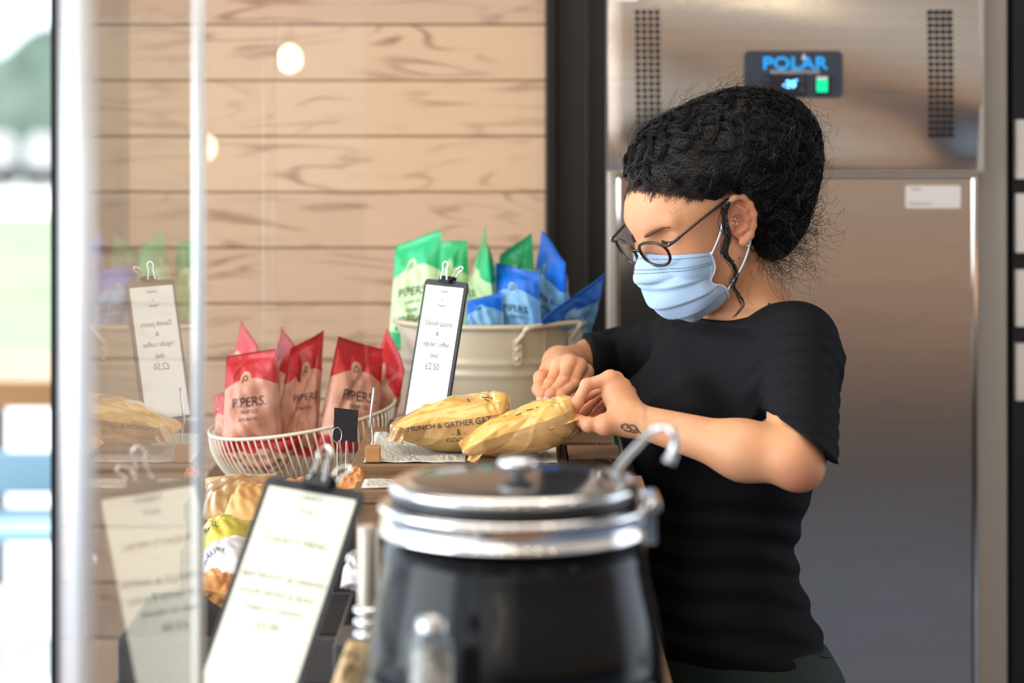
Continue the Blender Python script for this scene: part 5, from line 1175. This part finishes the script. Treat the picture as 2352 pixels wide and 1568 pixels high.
def tubes(A, r0, taper=True):
    ql = W2H(A.reshape(-1, 3)).reshape(A.shape); bad = ((ql[..., 0] > -.031) & (ql[..., 0] < .016) & (ql[..., 2] > -.04) & (ql[..., 2] < .036) & (ql[..., 1] > .058)).any(1); bad |= ((ql[..., 0] > .02) & (ql[..., 2] < .052) & (ql[..., 2] > -.1)).any(1); A = A[~bad]
    n, k, _ = A.shape; T = np.gradient(A, axis=1); T /= np.linalg.norm(T, axis=2)[..., None]+1e-9; a = np.array([.3, .5, .81]); U = np.cross(T, a); U /= np.linalg.norm(U, axis=2)[..., None]+1e-9; Vv = np.cross(T, U)
    rr_ = r0*(np.linspace(1, .35, k) if taper else np.ones(k))[None, :, None]; rings = [A+rr_*(U*math.cos(x)+Vv*math.sin(x)) for x in (0, 2.094, 4.189)]
    v = np.stack(rings, 2).reshape(-1, 3); i = np.arange(n)[:, None, None]*k*3; j = np.arange(k-1)[None, :, None]*3; c = np.arange(3)[None, None]; c2 = (c+1) % 3
    f = np.stack([i+j+c, i+j+c2, i+j+3+c2, i+j+3+c], -1).reshape(-1, 4); return v, f
A1 = strands(3600, 1, .0042, 20, 0, .0012, .75, 0.0)
part(wm, 'hair_strands', tubes(A1, .00085), M['strand'], parent=hr, kind='stuff')
LK = strands(230, 9, .0046, 22, 0, .0045, 1.35, 0.0); kk = np.arange(23)
for q_ in range(16):
    rr_ = np.random.default_rng(50+q_); o_ = rr_.normal(0, .0022, (230, 1, 3)); p_ = rr_.uniform(0, 6.28, (230, 1)); LK2 = LK+o_*(1-.3*kk/22)[None, :, None]+np.stack([np.sin(kk*.7+p_), np.cos(kk*.6+p_), np.sin(kk*.8+p_*2)], 2)*.0011
    ac_ = LK2 if q_ == 0 else np.concatenate([ac_, LK2])
part(wm, 'curl_clumps', tubes(ac_, .00055), M['strand'], parent=hr, kind='stuff')
A2 = strands(1300, 2, .0040, 13, 0, .001, 1.3, .55)
part(wm, 'flyaway_hairs', tubes(A2, .00026), M['strand'], parent=hr, kind='stuff')
nape = lambda V_: (V_[:, 2] < 1.50) & (V_[:, 0] > .30)
n = 420; r = np.random.default_rng(5); c_ = Vh[nape(Vh)]; P = c_[r.integers(0, len(c_), n)].copy(); ph = r.uniform(0, 6.28, n); fq = r.uniform(.5, 1.3, n); ln = [P.copy()]
dirn = np.stack([r.uniform(-.2, .9, n), r.normal(0, .5, n), r.uniform(-1.3, .2, n)], 1)
for k in range(20):
    P = P+(dirn+np.stack([np.cos(k*.6*fq+ph), np.sin(k*.5*fq+ph*2), np.sin(k*.6*fq+ph)], 1)*1.1)*.0032; ln.append(P.copy())
part(wm, 'loose_nape_curls', tubes(np.stack(ln, 1), .00034), M['strand'], parent=hr, kind='stuff')
fr0 = lambda V_: (W2H(V_)[:, 0] > .03) & (W2H(V_)[:, 2] < .092)
n = 2600; c_ = Vh[fr0(Vh)]; P = c_[r.integers(0, len(c_), n)].copy(); P = project(hs, P, .0005, 2); ph = r.uniform(0, 6.28, n); ln = []
Q0 = project(hb, P-UP*(r.uniform(.0, 1, n)**3*.006)[:, None], .0008, 4)
q0_ = W2H(Q0); kp = q0_[:, 2] > np.interp(q0_[:, 0], [.015, .035, .060, .085, .12], [.041, .055, .073, .084, .086])-.006-r.uniform(0, 1, n)**3*.006
P, Q0, ph, n = P[kp], Q0[kp], ph[kp], int(kp.sum())
for k in range(14):
    t_ = k/13; tg = P+UP*.024-FW*.045; B_ = Q0*(1-t_)+tg*t_+LF[None]*(np.sin(k*.6+ph)*.0022)[:, None]; hu = lambda X_: np.minimum(hs(X_), hb(X_)); dd = hu(B_); nn = grad(hu, B_); B_ = np.where((dd < .001)[:, None], B_-nn*(dd-.001)[:, None], B_); ln.append(B_)
part(wm, 'hairline_hairs', tubes(np.stack(ln, 1), .00024), M['strand_brown'], parent=hr, kind='stuff')
# the lock hanging before the ear
key = [(1668, 470, 3.20), (1662, 505, 3.195), (1672, 545, 3.19), (1664, 580, 3.19), (1682, 605, 3.19), (1690, 630, 3.19), (1682, 655, 3.185), (1694, 678, 3.18), (1706, 700, 3.18), (1698, 716, 3.175), (1684, 728, 3.17)]
K = smooth_path([W(*p_) for p_ in key], 5); lk = []
for j in range(34):
    w = r.normal(0, .0018, 3); p_ = r.uniform(0, 6.28); tt_ = np.linspace(0, 1, len(K)); end = int(len(K)*r.uniform(.45, 1.0)) if j > 8 else len(K)
    q_ = K+w*(1-.75*tt_)[:, None]+np.stack([np.sin(tt_*20+p_), np.cos(tt_*17+p_), np.sin(tt_*13+p_)], 1)*(.0032*(1-.4*tt_))[:, None]
    lk.append(tube(q_[:end], np.linspace(.0006, .00018, end), 4, caps=False))
part(wm, 'curly_lock', join(*lk), M['strand'], parent=hr, label='loose curly lock in front of the ear')
